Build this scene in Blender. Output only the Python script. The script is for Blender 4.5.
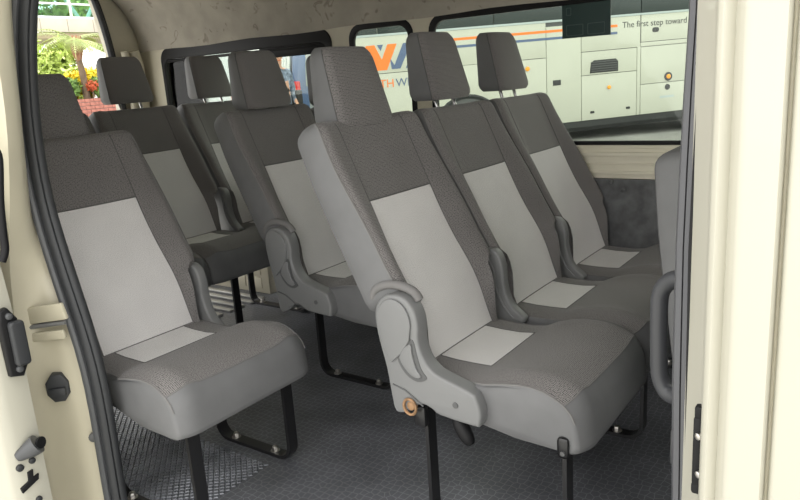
import bpy, bmesh, math, random
from mathutils import Vector, Matrix
random.seed(7)
for o in list(bpy.data.objects): bpy.data.objects.remove(o)
scn = bpy.context.scene
col = scn.collection

# ------------------------------------------------------------------ camera
# X = towards the van's front, Y = across to the far side, Z up, z = 0 on the van floor, road at z = GZ
GZ = -0.62
F_PX = 702.96
YAW, PITCH, ROLL = -0.63148, -0.24183, -0.06926
CAM = Vector((0.8690, -1.4365, 1.0642))
_f = Vector((math.cos(PITCH)*math.sin(YAW), math.cos(PITCH)*math.cos(YAW), math.sin(PITCH)))
_r = Vector((math.cos(YAW), -math.sin(YAW), 0)); _u = _r.cross(_f)
c_, s_ = math.cos(ROLL), math.sin(ROLL)
RX, UY, FW = c_*_r + s_*_u, -s_*_r + c_*_u, _f
cd = bpy.data.cameras.new('camera'); cam = bpy.data.objects.new('camera', cd); col.objects.link(cam)
m3 = Matrix((RX, UY, -FW)).transposed()
cam.matrix_world = Matrix.Translation(CAM) @ m3.to_4x4()
cd.sensor_width = 36.0; cd.lens = F_PX/800*36.0; cd.clip_start = 0.02; cd.clip_end = 300
scn.camera = cam
def hit(u, v, ax, val):                       # photo pixel -> point on the plane ax = val
    d = RX*((u-400)/F_PX) + UY*((250-v)/F_PX) + FW
    i = 'xyz'.index(ax); t = (val-CAM[i])/d[i]
    return CAM + d*t

# ------------------------------------------------------------------ light
w = bpy.data.worlds.new('world'); scn.world = w; w.use_nodes = True
nt = w.node_tree; bg = nt.nodes['Background']
bg.inputs['Color'].default_value = (1.0, 0.985, 0.955, 1); bg.inputs['Strength'].default_value = 1.05
sl = bpy.data.lights.new('sun', 'SUN'); so = bpy.data.objects.new('sun', sl); col.objects.link(so)
sl.energy = 3.2; sl.angle = math.radians(1.5); sl.color = (1.0, 0.95, 0.86)
so.rotation_euler = Vector((-0.30, 0.20, 1.0)).to_track_quat('Z', 'Y').to_euler()
so.location = (0, 0, 12)
scn.view_settings.view_transform = 'Standard'; scn.view_settings.look = 'None'
scn.view_settings.gamma = 1.0; scn.view_settings.use_curve_mapping = False
scn.view_settings.exposure = 1.4

# ------------------------------------------------------------------ materials
MATS = {}
def mat(name, colr, rough=0.6, metal=0.0, noise=None, bump=None, spec=0.5, coat=0.0):
    """noise=(scale, amount, detail) colour variation; bump=(kind, scale, strength, dist)"""
    m = bpy.data.materials.new(name); m.use_nodes = True; n = m.node_tree.nodes; l = m.node_tree.links
    b = n['Principled BSDF']; b.inputs['Base Color'].default_value = (*colr, 1)
    b.inputs['Roughness'].default_value = rough; b.inputs['Metallic'].default_value = metal
    b.inputs['Specular IOR Level'].default_value = spec; b.inputs['Coat Weight'].default_value = coat
    tc = n.new('ShaderNodeTexCoord')
    if noise:
        t = n.new('ShaderNodeTexNoise'); t.inputs['Scale'].default_value = noise[0]; t.inputs['Detail'].default_value = noise[2]
        l.new(tc.outputs['Object'], t.inputs['Vector'])
        r = n.new('ShaderNodeMapRange'); r.inputs[1].default_value = .3; r.inputs[2].default_value = .7
        r.inputs[3].default_value = 1-noise[1]; r.inputs[4].default_value = 1+noise[1]
        l.new(t.outputs['Fac'], r.inputs[0])
        x = n.new('ShaderNodeMix'); x.data_type = 'RGBA'; x.blend_type = 'MULTIPLY'; x.inputs[0].default_value = 1
        x.inputs[6].default_value = (*colr, 1); l.new(r.outputs[0], x.inputs[7]); l.new(x.outputs[2], b.inputs['Base Color'])
    if bump:
        kind, sc, st, di = bump
        if kind == 'voronoi':
            t = n.new('ShaderNodeTexVoronoi'); t.inputs['Scale'].default_value = sc; o = t.outputs['Distance']
        elif kind == 'edge':
            t = n.new('ShaderNodeTexVoronoi'); t.feature = 'DISTANCE_TO_EDGE'; t.inputs['Scale'].default_value = sc; o = t.outputs['Distance']
        else:
            t = n.new('ShaderNodeTexNoise'); t.inputs['Scale'].default_value = sc; t.inputs['Detail'].default_value = 4; o = t.outputs['Fac']
        l.new(tc.outputs['Object'], t.inputs['Vector'])
        bp = n.new('ShaderNodeBump'); bp.inputs['Strength'].default_value = st; bp.inputs['Distance'].default_value = di
        l.new(o, bp.inputs['Height']); l.new(bp.outputs[0], b.inputs['Normal'])
    MATS[name] = m
    return m
def fabric(name, c1, c2, scale, depth):
    """woven cloth: staggered light dots on a darker ground"""
    m = bpy.data.materials.new(name); m.use_nodes = True; n = m.node_tree.nodes; l = m.node_tree.links
    b = n['Principled BSDF']; b.inputs['Roughness'].default_value = .9; b.inputs['Specular IOR Level'].default_value = .2
    b.inputs['Sheen Weight'].default_value = .15
    tc = n.new('ShaderNodeTexCoord'); v = n.new('ShaderNodeTexVoronoi'); v.inputs['Scale'].default_value = scale
    v.inputs['Randomness'].default_value = .3; v.voronoi_dimensions = '2D'; l.new(tc.outputs['UV'], v.inputs['Vector'])
    r = n.new('ShaderNodeValToRGB'); r.color_ramp.elements[0].position = .25; r.color_ramp.elements[1].position = .6
    r.color_ramp.elements[0].color = (*c1, 1); r.color_ramp.elements[1].color = (*c2, 1)
    l.new(v.outputs['Distance'], r.inputs[0])
    t = n.new('ShaderNodeTexNoise'); t.inputs['Scale'].default_value = 9; l.new(tc.outputs['Object'], t.inputs['Vector'])
    q = n.new('ShaderNodeMapRange'); q.inputs[3].default_value = .9; q.inputs[4].default_value = 1.1; l.new(t.outputs['Fac'], q.inputs[0])
    x = n.new('ShaderNodeMix'); x.data_type = 'RGBA'; x.blend_type = 'MULTIPLY'; x.inputs[0].default_value = 1
    l.new(r.outputs[0], x.inputs[6]); l.new(q.outputs[0], x.inputs[7]); l.new(x.outputs[2], b.inputs['Base Color'])
    bp = n.new('ShaderNodeBump'); bp.invert = True; bp.inputs['Strength'].default_value = .35; bp.inputs['Distance'].default_value = depth
    l.new(v.outputs['Distance'], bp.inputs['Height']); l.new(bp.outputs[0], b.inputs['Normal'])
    MATS[name] = m
def glass(name, tint, refl=.06):
    m = bpy.data.materials.new(name); m.use_nodes = True; n = m.node_tree.nodes; l = m.node_tree.links
    n.remove(n['Principled BSDF']); out = n['Material Output']
    t = n.new('ShaderNodeBsdfTransparent'); t.inputs[0].default_value = (*tint, 1)
    g = n.new('ShaderNodeBsdfGlossy'); g.inputs['Roughness'].default_value = .03
    fr = n.new('ShaderNodeFresnel'); fr.inputs[0].default_value = 1.3
    mx = n.new('ShaderNodeMixShader'); l.new(fr.outputs[0], mx.inputs[0]); l.new(t.outputs[0], mx.inputs[1]); l.new(g.outputs[0], mx.inputs[2])
    l.new(mx.outputs[0], out.inputs['Surface']); MATS[name] = m
fabric('dark_fabric', (.255, .242, .236), (.055, .0525, .052), 285, .0012)
fabric('light_fabric', (.80, .785, .775), (.50, .49, .485), 360, .0007)
mat('vinyl', (.150, .152, .155), .55, noise=(14, .07, 3), bump=('noise', 300, .08, .001))
mat('vinyl_dark', (.10, .10, .105), .6, noise=(14, .07, 3))
mat('seam', (.10, .098, .097), .9)
mat('piping', (.18, .176, .173), .9)
mat('cover', (.20, .203, .204), .42, bump=('noise', 500, .1, .0006))
mat('cover_dark', (.10, .102, .103), .5)
mat('black_steel', (.012, .012, .013), .38, coat=.2)
mat('bolt', (.55, .53, .5), .35, 1.0)
mat('chrome', (.75, .75, .75), .18, 1.0)
mat('rust', (.36, .22, .12), .7, .4, noise=(60, .3, 4))
mat('black_plastic', (.010, .010, .011), .5, spec=.25)
mat('rubber', (.030, .032, .035), .5, bump=('noise', 180, .1, .001))
mat('rubber_light', (.075, .078, .082), .42)
mat('trim_grey', (.085, .087, .095), .5, bump=('noise', 400, .12, .0006))
mat('handle_grey', (.045, .047, .052), .45)
mat('cream', (.485, .472, .395), .35, noise=(3, .03, 2), coat=.25)
mat('cream_jamb', (.60, .56, .43), .4, noise=(4, .05, 3), coat=.15)
mat('sunlit_sill_cream', (.80, .76, .62), .5, noise=(5, .05, 3))  # brighter than the pillars: sunlight on the sill put into the colour
mat('headliner', (.40, .37, .315), .9, noise=(7, .15, 7), bump=('noise', 40, .15, .004))
mat('pillar_cream', (.62, .58, .46), .55, noise=(5, .06, 3))
mat('side_trim', (.105, .108, .112), .55, noise=(22, .35, 6), bump=('noise', 260, .2, .001))
def floor_mat():
    m = mat('floor_vinyl', (.095, .099, .108), .42)
    n = m.node_tree.nodes; l = m.node_tree.links; b = n['Principled BSDF']; tc = n.new('ShaderNodeTexCoord')
    v = n.new('ShaderNodeTexVoronoi'); v.voronoi_dimensions = '2D'; v.feature = 'DISTANCE_TO_EDGE'; v.inputs['Scale'].default_value = 48; v.inputs['Randomness'].default_value = .55
    l.new(tc.outputs['Object'], v.inputs['Vector'])
    r = n.new('ShaderNodeValToRGB'); e = r.color_ramp.elements; e[0].position = .02; e[0].color = (.22, .226, .24, 1); e[1].position = .07; e[1].color = (.112, .117, .13, 1)
    l.new(v.outputs['Distance'], r.inputs[0])
    t = n.new('ShaderNodeTexNoise'); t.inputs['Scale'].default_value = 5; t.inputs['Detail'].default_value = 7; l.new(tc.outputs['Object'], t.inputs['Vector'])
    q = n.new('ShaderNodeMapRange'); q.inputs[1].default_value = .3; q.inputs[2].default_value = .7; q.inputs[3].default_value = .7; q.inputs[4].default_value = 1.35; l.new(t.outputs['Fac'], q.inputs[0])
    x = n.new('ShaderNodeMix'); x.data_type = 'RGBA'; x.blend_type = 'MULTIPLY'; x.inputs[0].default_value = 1
    l.new(r.outputs[0], x.inputs[6]); l.new(q.outputs[0], x.inputs[7]); l.new(x.outputs[2], b.inputs['Base Color'])
    bp = n.new('ShaderNodeBump'); bp.inputs['Strength'].default_value = .3; bp.inputs['Distance'].default_value = .002; l.new(v.outputs['Distance'], bp.inputs['Height']); l.new(bp.outputs[0], b.inputs['Normal'])
floor_mat()
def scuffs(m):                                   # short dark scuff marks worn into the headliner cloth
    n = m.node_tree.nodes; l = m.node_tree.links; b = n['Principled BSDF']; src = b.inputs['Base Color'].links[0].from_socket
    tc = n.new('ShaderNodeTexCoord'); t = n.new('ShaderNodeTexNoise'); t.inputs['Scale'].default_value = 13; t.inputs['Detail'].default_value = 1.5; t.inputs['Distortion'].default_value = 1.2
    l.new(tc.outputs['Object'], t.inputs['Vector'])
    r = n.new('ShaderNodeValToRGB'); e = r.color_ramp.elements; e[0].position = .655; e[0].color = (1, 1, 1, 1); e[1].position = .70; e[1].color = (.60, .58, .56, 1)
    q = e.new(.74); q.color = (1, 1, 1, 1)
    l.new(t.outputs['Fac'], r.inputs[0]); x = n.new('ShaderNodeMix'); x.data_type = 'RGBA'; x.blend_type = 'MULTIPLY'; x.inputs[0].default_value = 1
    l.new(src, x.inputs[6]); l.new(r.outputs[0], x.inputs[7]); l.new(x.outputs[2], b.inputs['Base Color'])
scuffs(MATS['headliner'])
mat('tread', (.03, .032, .037), .4)
mat('tread_top', (.20, .21, .235), .28, .2, noise=(12, .4, 4))
mat('metal_sill', (.5, .5, .48), .4, .6, noise=(10, .15, 4))
mat('white_paint', (.50, .51, .44), .3, noise=(1.2, .05, 3), coat=.3)
mat('hatch_paint', (.48, .49, .425), .3, noise=(1.2, .05, 3), coat=.3)
mat('bus_black', (.02, .022, .024), .5)
mat('bus_glass', (.02, .032, .034), .12, spec=.6)
mat('orange', (.85, .20, .03), .5)
mat('navy', (.09, .13, .24), .5)
mat('print_black', (.03, .03, .03), .6)
mat('amber', (.9, .36, .03), .3)
mat('asphalt', (.30, .30, .285), .85, noise=(1.3, .18, 6), bump=('noise', 60, .3, .01))
mat('sticker', (.014, .04, .037), .4)
mat('sticker_mark', (.05, .085, .08), .5)
mat('blue_paint', (.10, .17, .36), .3, coat=.3)
mat('red_lens', (.8, .02, .02), .2)
mat('grey_paint', (.40, .46, .47), .35, coat=.3)
mat('car_glass', (.30, .35, .35), .15)
mat('concrete', (.52, .48, .40), .85, noise=(2, .08, 4))
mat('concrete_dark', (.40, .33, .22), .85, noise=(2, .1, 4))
mat('white_rail', (.85, .87, .85), .4)
mat('teal_glass', (.22, .36, .33), .2, noise=(.7, .5, 5))
mat('teal_steel', (.45, .62, .58), .4)
mat('brick', (.42, .17, .13), .85, noise=(9, .25, 3))
mat('mortar', (.5, .46, .42), .9)
mat('leaf_lime', (.36, .47, .09), .6, noise=(2.5, .35, 3))
mat('leaf_green', (.15, .27, .055), .6, noise=(2.5, .4, 3))
mat('leaf_palm', (.24, .30, .08), .55, noise=(2, .3, 3))
mat('flower_yellow', (.90, .72, .03), .6, noise=(5, .2, 3))
mat('flower_red', (.62, .13, .05), .6)
mat('trunk', (.20, .14, .095), .9, noise=(9, .35, 4), bump=('noise', 18, .6, .03))
mat('palm_fibre', (.34, .17, .10), .9, noise=(14, .35, 4), bump=('noise', 25, .6, .03))
mat('soil', (.10, .075, .05), .95)
mat('canvas', (.82, .82, .80), .8)
mat('skin', (.52, .30, .21), .6)
mat('hair', (.02, .015, .012), .6)
mat('shirt', (.16, .20, .27), .85, noise=(30, .6, 2))
mat('trousers', (.03, .035, .05), .85)
mat('cloth_black', (.015, .015, .015), .8)
glass('window_glass', (.83, .87, .82)); glass('rail_glass', (.62, .80, .76))

# ------------------------------------------------------------------ mesh helpers
def link(name, me, m, parent=None, loc=None):
    o = bpy.data.objects.new(name, me); col.objects.link(o)
    if m: me.materials.clear(); me.materials.append(MATS[m])
    if parent: o.parent = parent
    if loc: o.location = loc
    return o
def mesh(name, V, Fc, m, parent=None, smooth=True, recalc=True, sharp=40, loc=None):
    me = bpy.data.meshes.new(name); me.from_pydata([tuple(v) for v in V], [], Fc)
    if recalc:
        bm = bmesh.new(); bm.from_mesh(me); bmesh.ops.remove_doubles(bm, verts=bm.verts, dist=1e-5)
        bmesh.ops.recalc_face_normals(bm, faces=bm.faces); bm.to_mesh(me); bm.free()
    me.update()
    if smooth:
        me.polygons.foreach_set('use_smooth', [True]*len(me.polygons)); me.set_sharp_from_angle(angle=math.radians(sharp))
    return link(name, me, m, parent, loc)
def empty(name, loc=(0, 0, 0), rz=0.0, label=None, cat=None, group=None, parent=None):
    o = bpy.data.objects.new(name, None); col.objects.link(o); o.location = loc; o.rotation_euler = (0, 0, rz); o.empty_display_size = .05
    if parent: o.parent = parent
    return tag(o, label, cat, group)
def tag(o, label=None, cat=None, group=None, kind=None):
    if label: o['label'] = label
    if cat: o['category'] = cat
    if group: o['group'] = group
    if kind: o['kind'] = kind
    return o
def struct(o, label=None): o['kind'] = 'structure'; return tag(o, label)
def boxg(c, s, V, Fc, rot=None):
    b = len(V)
    for dx in (-.5, .5):
        for dy in (-.5, .5):
            for dz in (-.5, .5):
                p = Vector((dx*s[0], dy*s[1], dz*s[2]))
                if rot: p = rot @ p
                V.append(p + Vector(c))
    for q in ((0, 1, 3, 2), (4, 6, 7, 5), (0, 4, 5, 1), (2, 3, 7, 6), (0, 2, 6, 4), (1, 5, 7, 3)): Fc.append(tuple(b+i for i in q))
def box(name, c, s, m, parent=None, bevel=0.0, rot=None, seg=2):
    V, Fc = [], []; boxg(c, s, V, Fc, rot)
    o = mesh(name, V, Fc, m, parent, smooth=bevel > 0)
    if bevel:
        bm = bmesh.new(); bm.from_mesh(o.data)
        bmesh.ops.bevel(bm, geom=list(bm.edges), offset=bevel, segments=seg, affect='EDGES', profile=.5)
        bm.to_mesh(o.data); bm.free(); o.data.polygons.foreach_set('use_smooth', [True]*len(o.data.polygons)); o.data.set_sharp_from_angle(angle=math.radians(35))
    return o
def tubeg(pts, r, V, Fc, seg=10, cap=True, sx=1.0, up=None):
    """tube along pts; r number or list; sx flattens along 'up' """
    pts = [Vector(p) for p in pts]; b = len(V); n = len(pts); prev = None
    for i, p in enumerate(pts):
        t = (pts[min(i+1, n-1)]-pts[max(i-1, 0)]).normalized()
        if up is not None: a = Vector(up)
        else: a = prev if prev is not None else (Vector((0, 0, 1)) if abs(t.z) < .9 else Vector((1, 0, 0)))
        a = (a - t*a.dot(t)).normalized(); bb = t.cross(a); prev = a
        ri = r[i] if isinstance(r, (list, tuple)) else r
        for k in range(seg):
            q = 2*math.pi*k/seg
            V.append(p + a*(math.cos(q)*ri*sx) + bb*(math.sin(q)*ri))
    for i in range(n-1):
        for k in range(seg):
            Fc.append((b+i*seg+k, b+i*seg+(k+1) % seg, b+(i+1)*seg+(k+1) % seg, b+(i+1)*seg+k))
    if cap:
        Fc.append(tuple(b+k for k in range(seg))[::-1]); Fc.append(tuple(b+(n-1)*seg+k for k in range(seg)))
def tube(name, pts, r, m, parent=None, seg=10, sx=1.0, up=None):
    V, Fc = [], []; tubeg(pts, r, V, Fc, seg, True, sx, up)
    return mesh(name, V, Fc, m, parent)
def rrect(x0, x1, y0, y1, r, n=6):
    P = []
    for cx, cy, a in ((x1-r, y1-r, 0), (x0+r, y1-r, 90), (x0+r, y0+r, 180), (x1-r, y0+r, 270)):
        for i in range(n+1):
            t = math.radians(a+90*i/n); P.append((cx+r*math.cos(t), cy+r*math.sin(t)))
    return P
def plate(name, outer, holes, lo, hi, m, parent=None, axis='y', bevel=0.0, smooth=True, frame=None):
    """flat outline (with holes) extruded; axis 'y': outline in (x,z); 'x': outline in (y,z); 'z': (x,y); frame: 4x4 from local (a,b,depth)"""
    cu = bpy.data.curves.new('tmp', 'CURVE'); cu.dimensions = '2D'; cu.fill_mode = 'BOTH'
    cu.extrude = max((hi-lo)/2-bevel, 0); cu.bevel_depth = bevel; cu.bevel_resolution = 2; cu.offset = -bevel
    for P in [outer]+list(holes):
        s = cu.splines.new('POLY'); s.points.add(len(P)-1); s.use_cyclic_u = True
        for q, p in zip(s.points, P): q.co = (p[0], p[1], 0, 1)
    t = bpy.data.objects.new('tmp', cu); col.objects.link(t)
    dg = bpy.context.evaluated_depsgraph_get(); me = bpy.data.meshes.new_from_object(t.evaluated_get(dg)); 
    bpy.data.objects.remove(t); bpy.data.curves.remove(cu)
    mid = (lo+hi)/2
    for v in me.vertices:
        a, b, c = v.co
        c += mid
        v.co = {'y': (a, c, b), 'x': (c, a, b), 'z': (a, b, c)}[axis]
    me.name = name
    bm = bmesh.new(); bm.from_mesh(me); bmesh.ops.remove_doubles(bm, verts=bm.verts, dist=1e-5); bmesh.ops.recalc_face_normals(bm, faces=bm.faces); bm.to_mesh(me); bm.free()
    if frame: me.transform(frame)
    if smooth:
        me.polygons.foreach_set('use_smooth', [True]*len(me.polygons)); me.set_sharp_from_angle(angle=math.radians(35))
    return link(name, me, m, parent)
def discm(name, c, nrm, r, h, m, parent=None, seg=14, dome=0.0):
    """short bolt/button: cylinder along nrm with optional domed top"""
    c = Vector(c); nrm = Vector(nrm).normalized()
    pts = [c, c+nrm*h]; rr = [r, r]
    if dome:
        for k in (.35, .7, .95): pts.append(c+nrm*(h+dome*math.sin(k*math.pi/2))); rr.append(r*math.cos(k*math.pi/2)+1e-4)
    return tube(name, pts, rr, m, parent, seg)
def lerp(a, b, t): return a+(b-a)*t
def sst(a, b, x):
    t = max(0, min(1, (x-a)/(b-a))); return t*t*(3-2*t)
def smooth_curve(pts, n=6):
    """Catmull-Rom through pts"""
    P = [Vector(p) for p in pts]; out = []
    for i in range(len(P)-1):
        p0, p1, p2, p3 = P[max(i-1, 0)], P[i], P[i+1], P[min(i+2, len(P)-1)]
        for k in range(n):
            t = k/n
            out.append(.5*((2*p1)+(p2-p0)*t+(2*p0-5*p1+4*p2-p3)*t*t+(3*p1-p0-3*p2+p3)*t**3))
    out.append(P[-1]); return out
def text(name, body, size, m, parent, frame, depth=.002, align='LEFT'):
    cu = bpy.data.curves.new('txt', 'FONT'); cu.body = body; cu.size = size; cu.extrude = depth; cu.align_x = align
    t = bpy.data.objects.new('txt', cu); col.objects.link(t)
    dg = bpy.context.evaluated_depsgraph_get(); me = bpy.data.meshes.new_from_object(t.evaluated_get(dg))
    bpy.data.objects.remove(t); bpy.data.curves.remove(cu)
    me.transform(frame); me.name = name
    return link(name, me, m, parent)

# ------------------------------------------------------------------ ground outside
PSI = 0.8303; BE = Vector((math.cos(PSI), math.sin(PSI), 0)); BN = Vector((-math.sin(PSI), math.cos(PSI), 0)); BQ = Vector((-3, 9.555, 0))
def ground_z(x, y):
    g = (Vector((x, y, 0))-Vector((-.5, .3, 0))).dot(BN)
    return GZ + .52*sst(2.2, 8.2, g)
V, Fc = [], []; N = 60
xs = [-45+75*i/N for i in range(N+1)]; ys = [-14+59*i/N for i in range(N+1)]
for y in ys:
    for x in xs: V.append((x, y, ground_z(x, y)))
for j in range(N):
    for i in range(N): Fc.append((j*(N+1)+i, j*(N+1)+i+1, (j+1)*(N+1)+i+1, (j+1)*(N+1)+i))
gr = struct(mesh('ground', V, Fc, 'asphalt', recalc=False), 'grey asphalt yard around the van')

# ------------------------------------------------------------------ van shell
YF, YN, XR, XF, ZC = 1.12, -.62, -2.75, 1.75, 1.63      # far wall, near wall, rear end, front end, ceiling
# floor
fl = struct(box('floor', ((XR+XF)/2, (YF+YN)/2, -.03), (XF-XR, YF-YN+.1, .06), 'floor_vinyl'), 'dark grey vinyl van floor with fine hexagon relief')
# raised diamond tread beside the single seat
V, Fc = [], []
for i in range(-2, 54):
    for j in range(-2, 44):
        x = -1.62 + i*.0235 + (j % 2)*.01175; y = -.60 + j*.0103
        if not (-1.62 < x < -.56 and -.60 < y < -.20): continue
        b = len(V); a, c = .0105, .0090
        V += [(x-a, y, .0005), (x, y-c, .0005), (x+a, y, .0005), (x, y+c, .0005), (x-a*.7, y, .003), (x, y-c*.7, .003), (x+a*.7, y, .003), (x, y+c*.7, .003)]
        Fc += [(b, b+1, b+5, b+4), (b+1, b+2, b+6, b+5), (b+2, b+3, b+7, b+6), (b+3, b, b+4, b+7), (b+4, b+5, b+6, b+7)]
tr = mesh('diamond_tread', V, Fc, 'tread_top', fl, smooth=False, recalc=False); tr['kind'] = 'stuff'
# far wall with three windows
WIN = [(-2.54, -1.32), (-1.185, -.87), (-.76, .62), (.86, 1.65)]
WZ0, WZ1 = .775, 1.285
holes = [rrect(a, b, WZ0, WZ1, .055) for a, b in WIN]
wf = struct(plate('wall_far', [(XR, .60), (XF, .60), (XF, ZC+.06), (XR, ZC+.06)], holes, YF, YF+.016, 'pillar_cream'), 'cream inner side wall with three windows behind the seat rows')
for k, (a, b) in enumerate(WIN):
    wn = empty(f'window_{k+1}', ((a+b)/2, YF+.03, WZ0)); wn['kind'] = 'structure'; wn['label'] = ['rear side window with thick black sliding frame', 'narrow side window between two cream pillars', 'wide side window above the cream sill', 'cab side window ahead of the seats'][k]
    L = Vector(wn.location)
    top = .045 if k == 0 else .012
    g = plate('gasket', rrect(a-.016, b+.016, WZ0-.014, WZ1+.014, .065), [rrect(a+.010, b-.010, WZ0+.008, WZ1-top, .05)], YF-.006, YF+.014, 'black_plastic', wn, bevel=.004); g.location = -L
    p = plate('pane', rrect(a+.002, b-.002, WZ0+.002, WZ1-.004, .05), [], YF+.006, YF+.010, 'window_glass', wn); p.location = -L
    if k == 0:
        for zz, hh in ((WZ1-.030, .010), (WZ1-.055, .014)):
            r_ = box('sliding_rail', ((a+b)/2-L.x, YF+.004-L.y, zz-L.z), (b-a-.06, .014, hh), 'black_plastic', wn, .003)
        r_ = box('frame_block', (b-.24-L.x, YF+.008-L.y, WZ1-.055-L.z), (.44, .016, .075), 'black_plastic', wn, .006)
# sill band ribs under the windows
for zz, th, pr in ((.762, .012, .010), (.735, .016, .016), (.700, .008, .010), (.668, .012, .014)):
    o = box('sill_rib', (-.55+.0, YF-pr/2, zz), (3.9, pr, th), 'sunlit_sill_cream', wf, .003)
box('sill_band', (-.45, YF-.003, .705), (4.1, .006, .118), 'sunlit_sill_cream', wf)
# lower side trim, dark grey moulded
P = [(XR, 0), (XF, 0), (XF, .645), (XR, .645)]
V, Fc = [], []; nx, nz = 60, 10
for j in range(nz+1):
    for i in range(nx+1):
        x = lerp(-1.74, XF, i/nx); z = .645*j/nz
        dep = .045 + .02*sst(.0, .08, .30-z) - .02*sst(.50, .64, z) + .02*math.exp(-((x-.12)/.05)**2)*sst(.1, .3, z)*(1-sst(.4, .6, z))
        V.append((x, YF-dep, z))
for j in range(nz):
    for i in range(nx): Fc.append((j*(nx+1)+i, j*(nx+1)+i+1, (j+1)*(nx+1)+i+1, (j+1)*(nx+1)+i))
b = len(V); V += [(XF, YF+.01, .645), (-1.74, YF+.01, .645), (-1.74, YF+.01, 0), (XF, YF+.01, 0)]
Fc += [tuple([nz*(nx+1)+i for i in range(nx+1)]+[b, b+1]), tuple([j*(nx+1) for j in range(nz, -1, -1)]+[b+2, b+1])]
tr1 = struct(mesh('trim_1', V, Fc, 'side_trim', recalc=True), 'dark grey scuffed lower side trim under the window sill')
for px in ((612, 181), (624, 190)):
    h = hit(*px, 'y', YF-.04); discm('trim_clip', (h.x, YF-.045, h.z), (0, -1, 0), .009, .006, 'side_trim', tr1, dome=.003)
# bare painted rear quarter (lower) with embossed blocks
rq = struct(box('trim_2', ((XR-1.78)/2, 1.06, .33), (1.78+XR if False else -(XR+1.78), .10, .66), 'pillar_cream', None, .004), 'bare cream metal panel in the rear corner')
for i in range(7):
    for j in range(2):
        box('embossed_block', (-2.64+i*.125, 1.012, .055+j*.075), (.112, .012, .060), 'pillar_cream', rq, .004)
for j in range(5):
    box('floor_rib', (-2.2, .93-j*.07, .006), (.90, .028, .012), 'metal_sill', rq, .004)
# upper cove + ceiling (headliner)
V, Fc = [], []; prof = []
for i in range(13):
    a = math.pi/2*i/12
    prof.append((YF-.008-.30*(1-math.cos(a))*.95, WZ1+.008+(ZC-WZ1-.008)*math.sin(a)**1.0 if False else WZ1+.008+(ZC-WZ1-.008)*(math.sin(a))))
prof += [(.25, ZC+.02), (YN+.28, ZC)]
for i in range(12, -1, -1):
    a = math.pi/2*i/12
    prof.append((YN+.008+.30*(1-math.cos(a))*.95, WZ1+.008+(ZC-WZ1-.008)*math.sin(a)))
XS = [XR+.02+(XF-XR-.02)*i/30 for i in range(31)]
for x in XS:
    for y, z in prof: V.append((x, y, z + .004*math.sin(x*9+y*5)))
n = len(prof)
for i in range(30):
    for k in range(n-1): Fc.append((i*n+k, i*n+k+1, (i+1)*n+k+1, (i+1)*n+k))
ce = struct(mesh('ceiling', V, Fc, 'headliner', recalc=False), 'brown-grey cloth headliner curving down to the windows')
# roof skin
struct(box('roof', ((XR+XF)/2, (YF+YN)/2, ZC+.085), (XF-XR+.1, YF-YN+.16, .05), 'cream', None, .02), 'cream outer roof skin of the van')
# rear end: frame around the open tailgate
outer = [(YN-.06, -.05), (YF+.05, -.05), (YF+.05, ZC+.06), (YN-.06, ZC+.06)]
hole = [(.90, .05), (.945, .55), (.955, .90), (.935, 1.30), (.885, 1.57), (.84, 1.60), (-.36, 1.60), (-.42, 1.55), (-.46, 1.30), (-.47, .90), (-.46, .55), (-.42, .05)]
wr = struct(plate('wall_rear', outer, [hole], XR-.05, XR, 'pillar_cream', axis='x', bevel=.004), 'cream rear body frame around the open tailgate')
V, Fc = [], []; hp = smooth_curve([(XR+.012, y, z) for y, z in hole]+[(XR+.012, hole[0][0], hole[0][1])], 5)
tubeg(hp, .020, V, Fc, 8); mesh('tailgate_seal', V, Fc, 'rubber', wr)
# moulding inside the far rear corner post
for yy, rr in ((1.005, .022), (1.065, .030)):
    tube('post_moulding', [(XR+.05+.10*(yy-1.0), yy, z) for z in (.66, .9, 1.1, 1.22)] + [(XR+.06, yy-.02, 1.30)], rr, 'pillar_cream', wr, 10)
# near side wall behind the door opening and around it
def curve_at(pts, z):
    pts = sorted(pts, key=lambda q: q[1])
    if z <= pts[0][1]: return pts[0][0]
    for (xa, za), (xb, zb) in zip(pts, pts[1:]):
        if z <= zb: t = (z-za)/(zb-za); t = t; return lerp(xa, xb, t)
    return pts[-1][0]
si = [hit(u, v, 'y', -.62) for u, v in ((34, 0), (35, 60), (38, 120), (50, 200), (66, 240), (85, 290), (99, 330), (107, 365), (112, 400), (118, 440), (125, 500))]
se = [hit(u, v, 'y', -.62) for u, v in ((13, 0), (15, 60), (18, 120), (30, 190), (42, 240), (60, 300), (75, 340), (86, 375), (100, 450), (109, 500))]
SI = [(p.x, p.z) for p in si]+[(-.60, -.15), (-.54, 1.36), (-.47, 1.46)]; SE = [(p.x, p.z) for p in se]+[(-.68, -.15), (-.62, 1.36), (-.55, 1.46)]
zs = [-.15+i*.05 for i in range(33)]
def sm(pts):
    a = [curve_at(pts, z) for z in zs]
    for _ in range(3): a = [a[0]]+[(a[i-1]+2*a[i]+a[i+1])/4 for i in range(1, len(a)-1)]+[a[-1]]
    return a
xi, xo = sm(SI), sm(SE)
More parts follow.
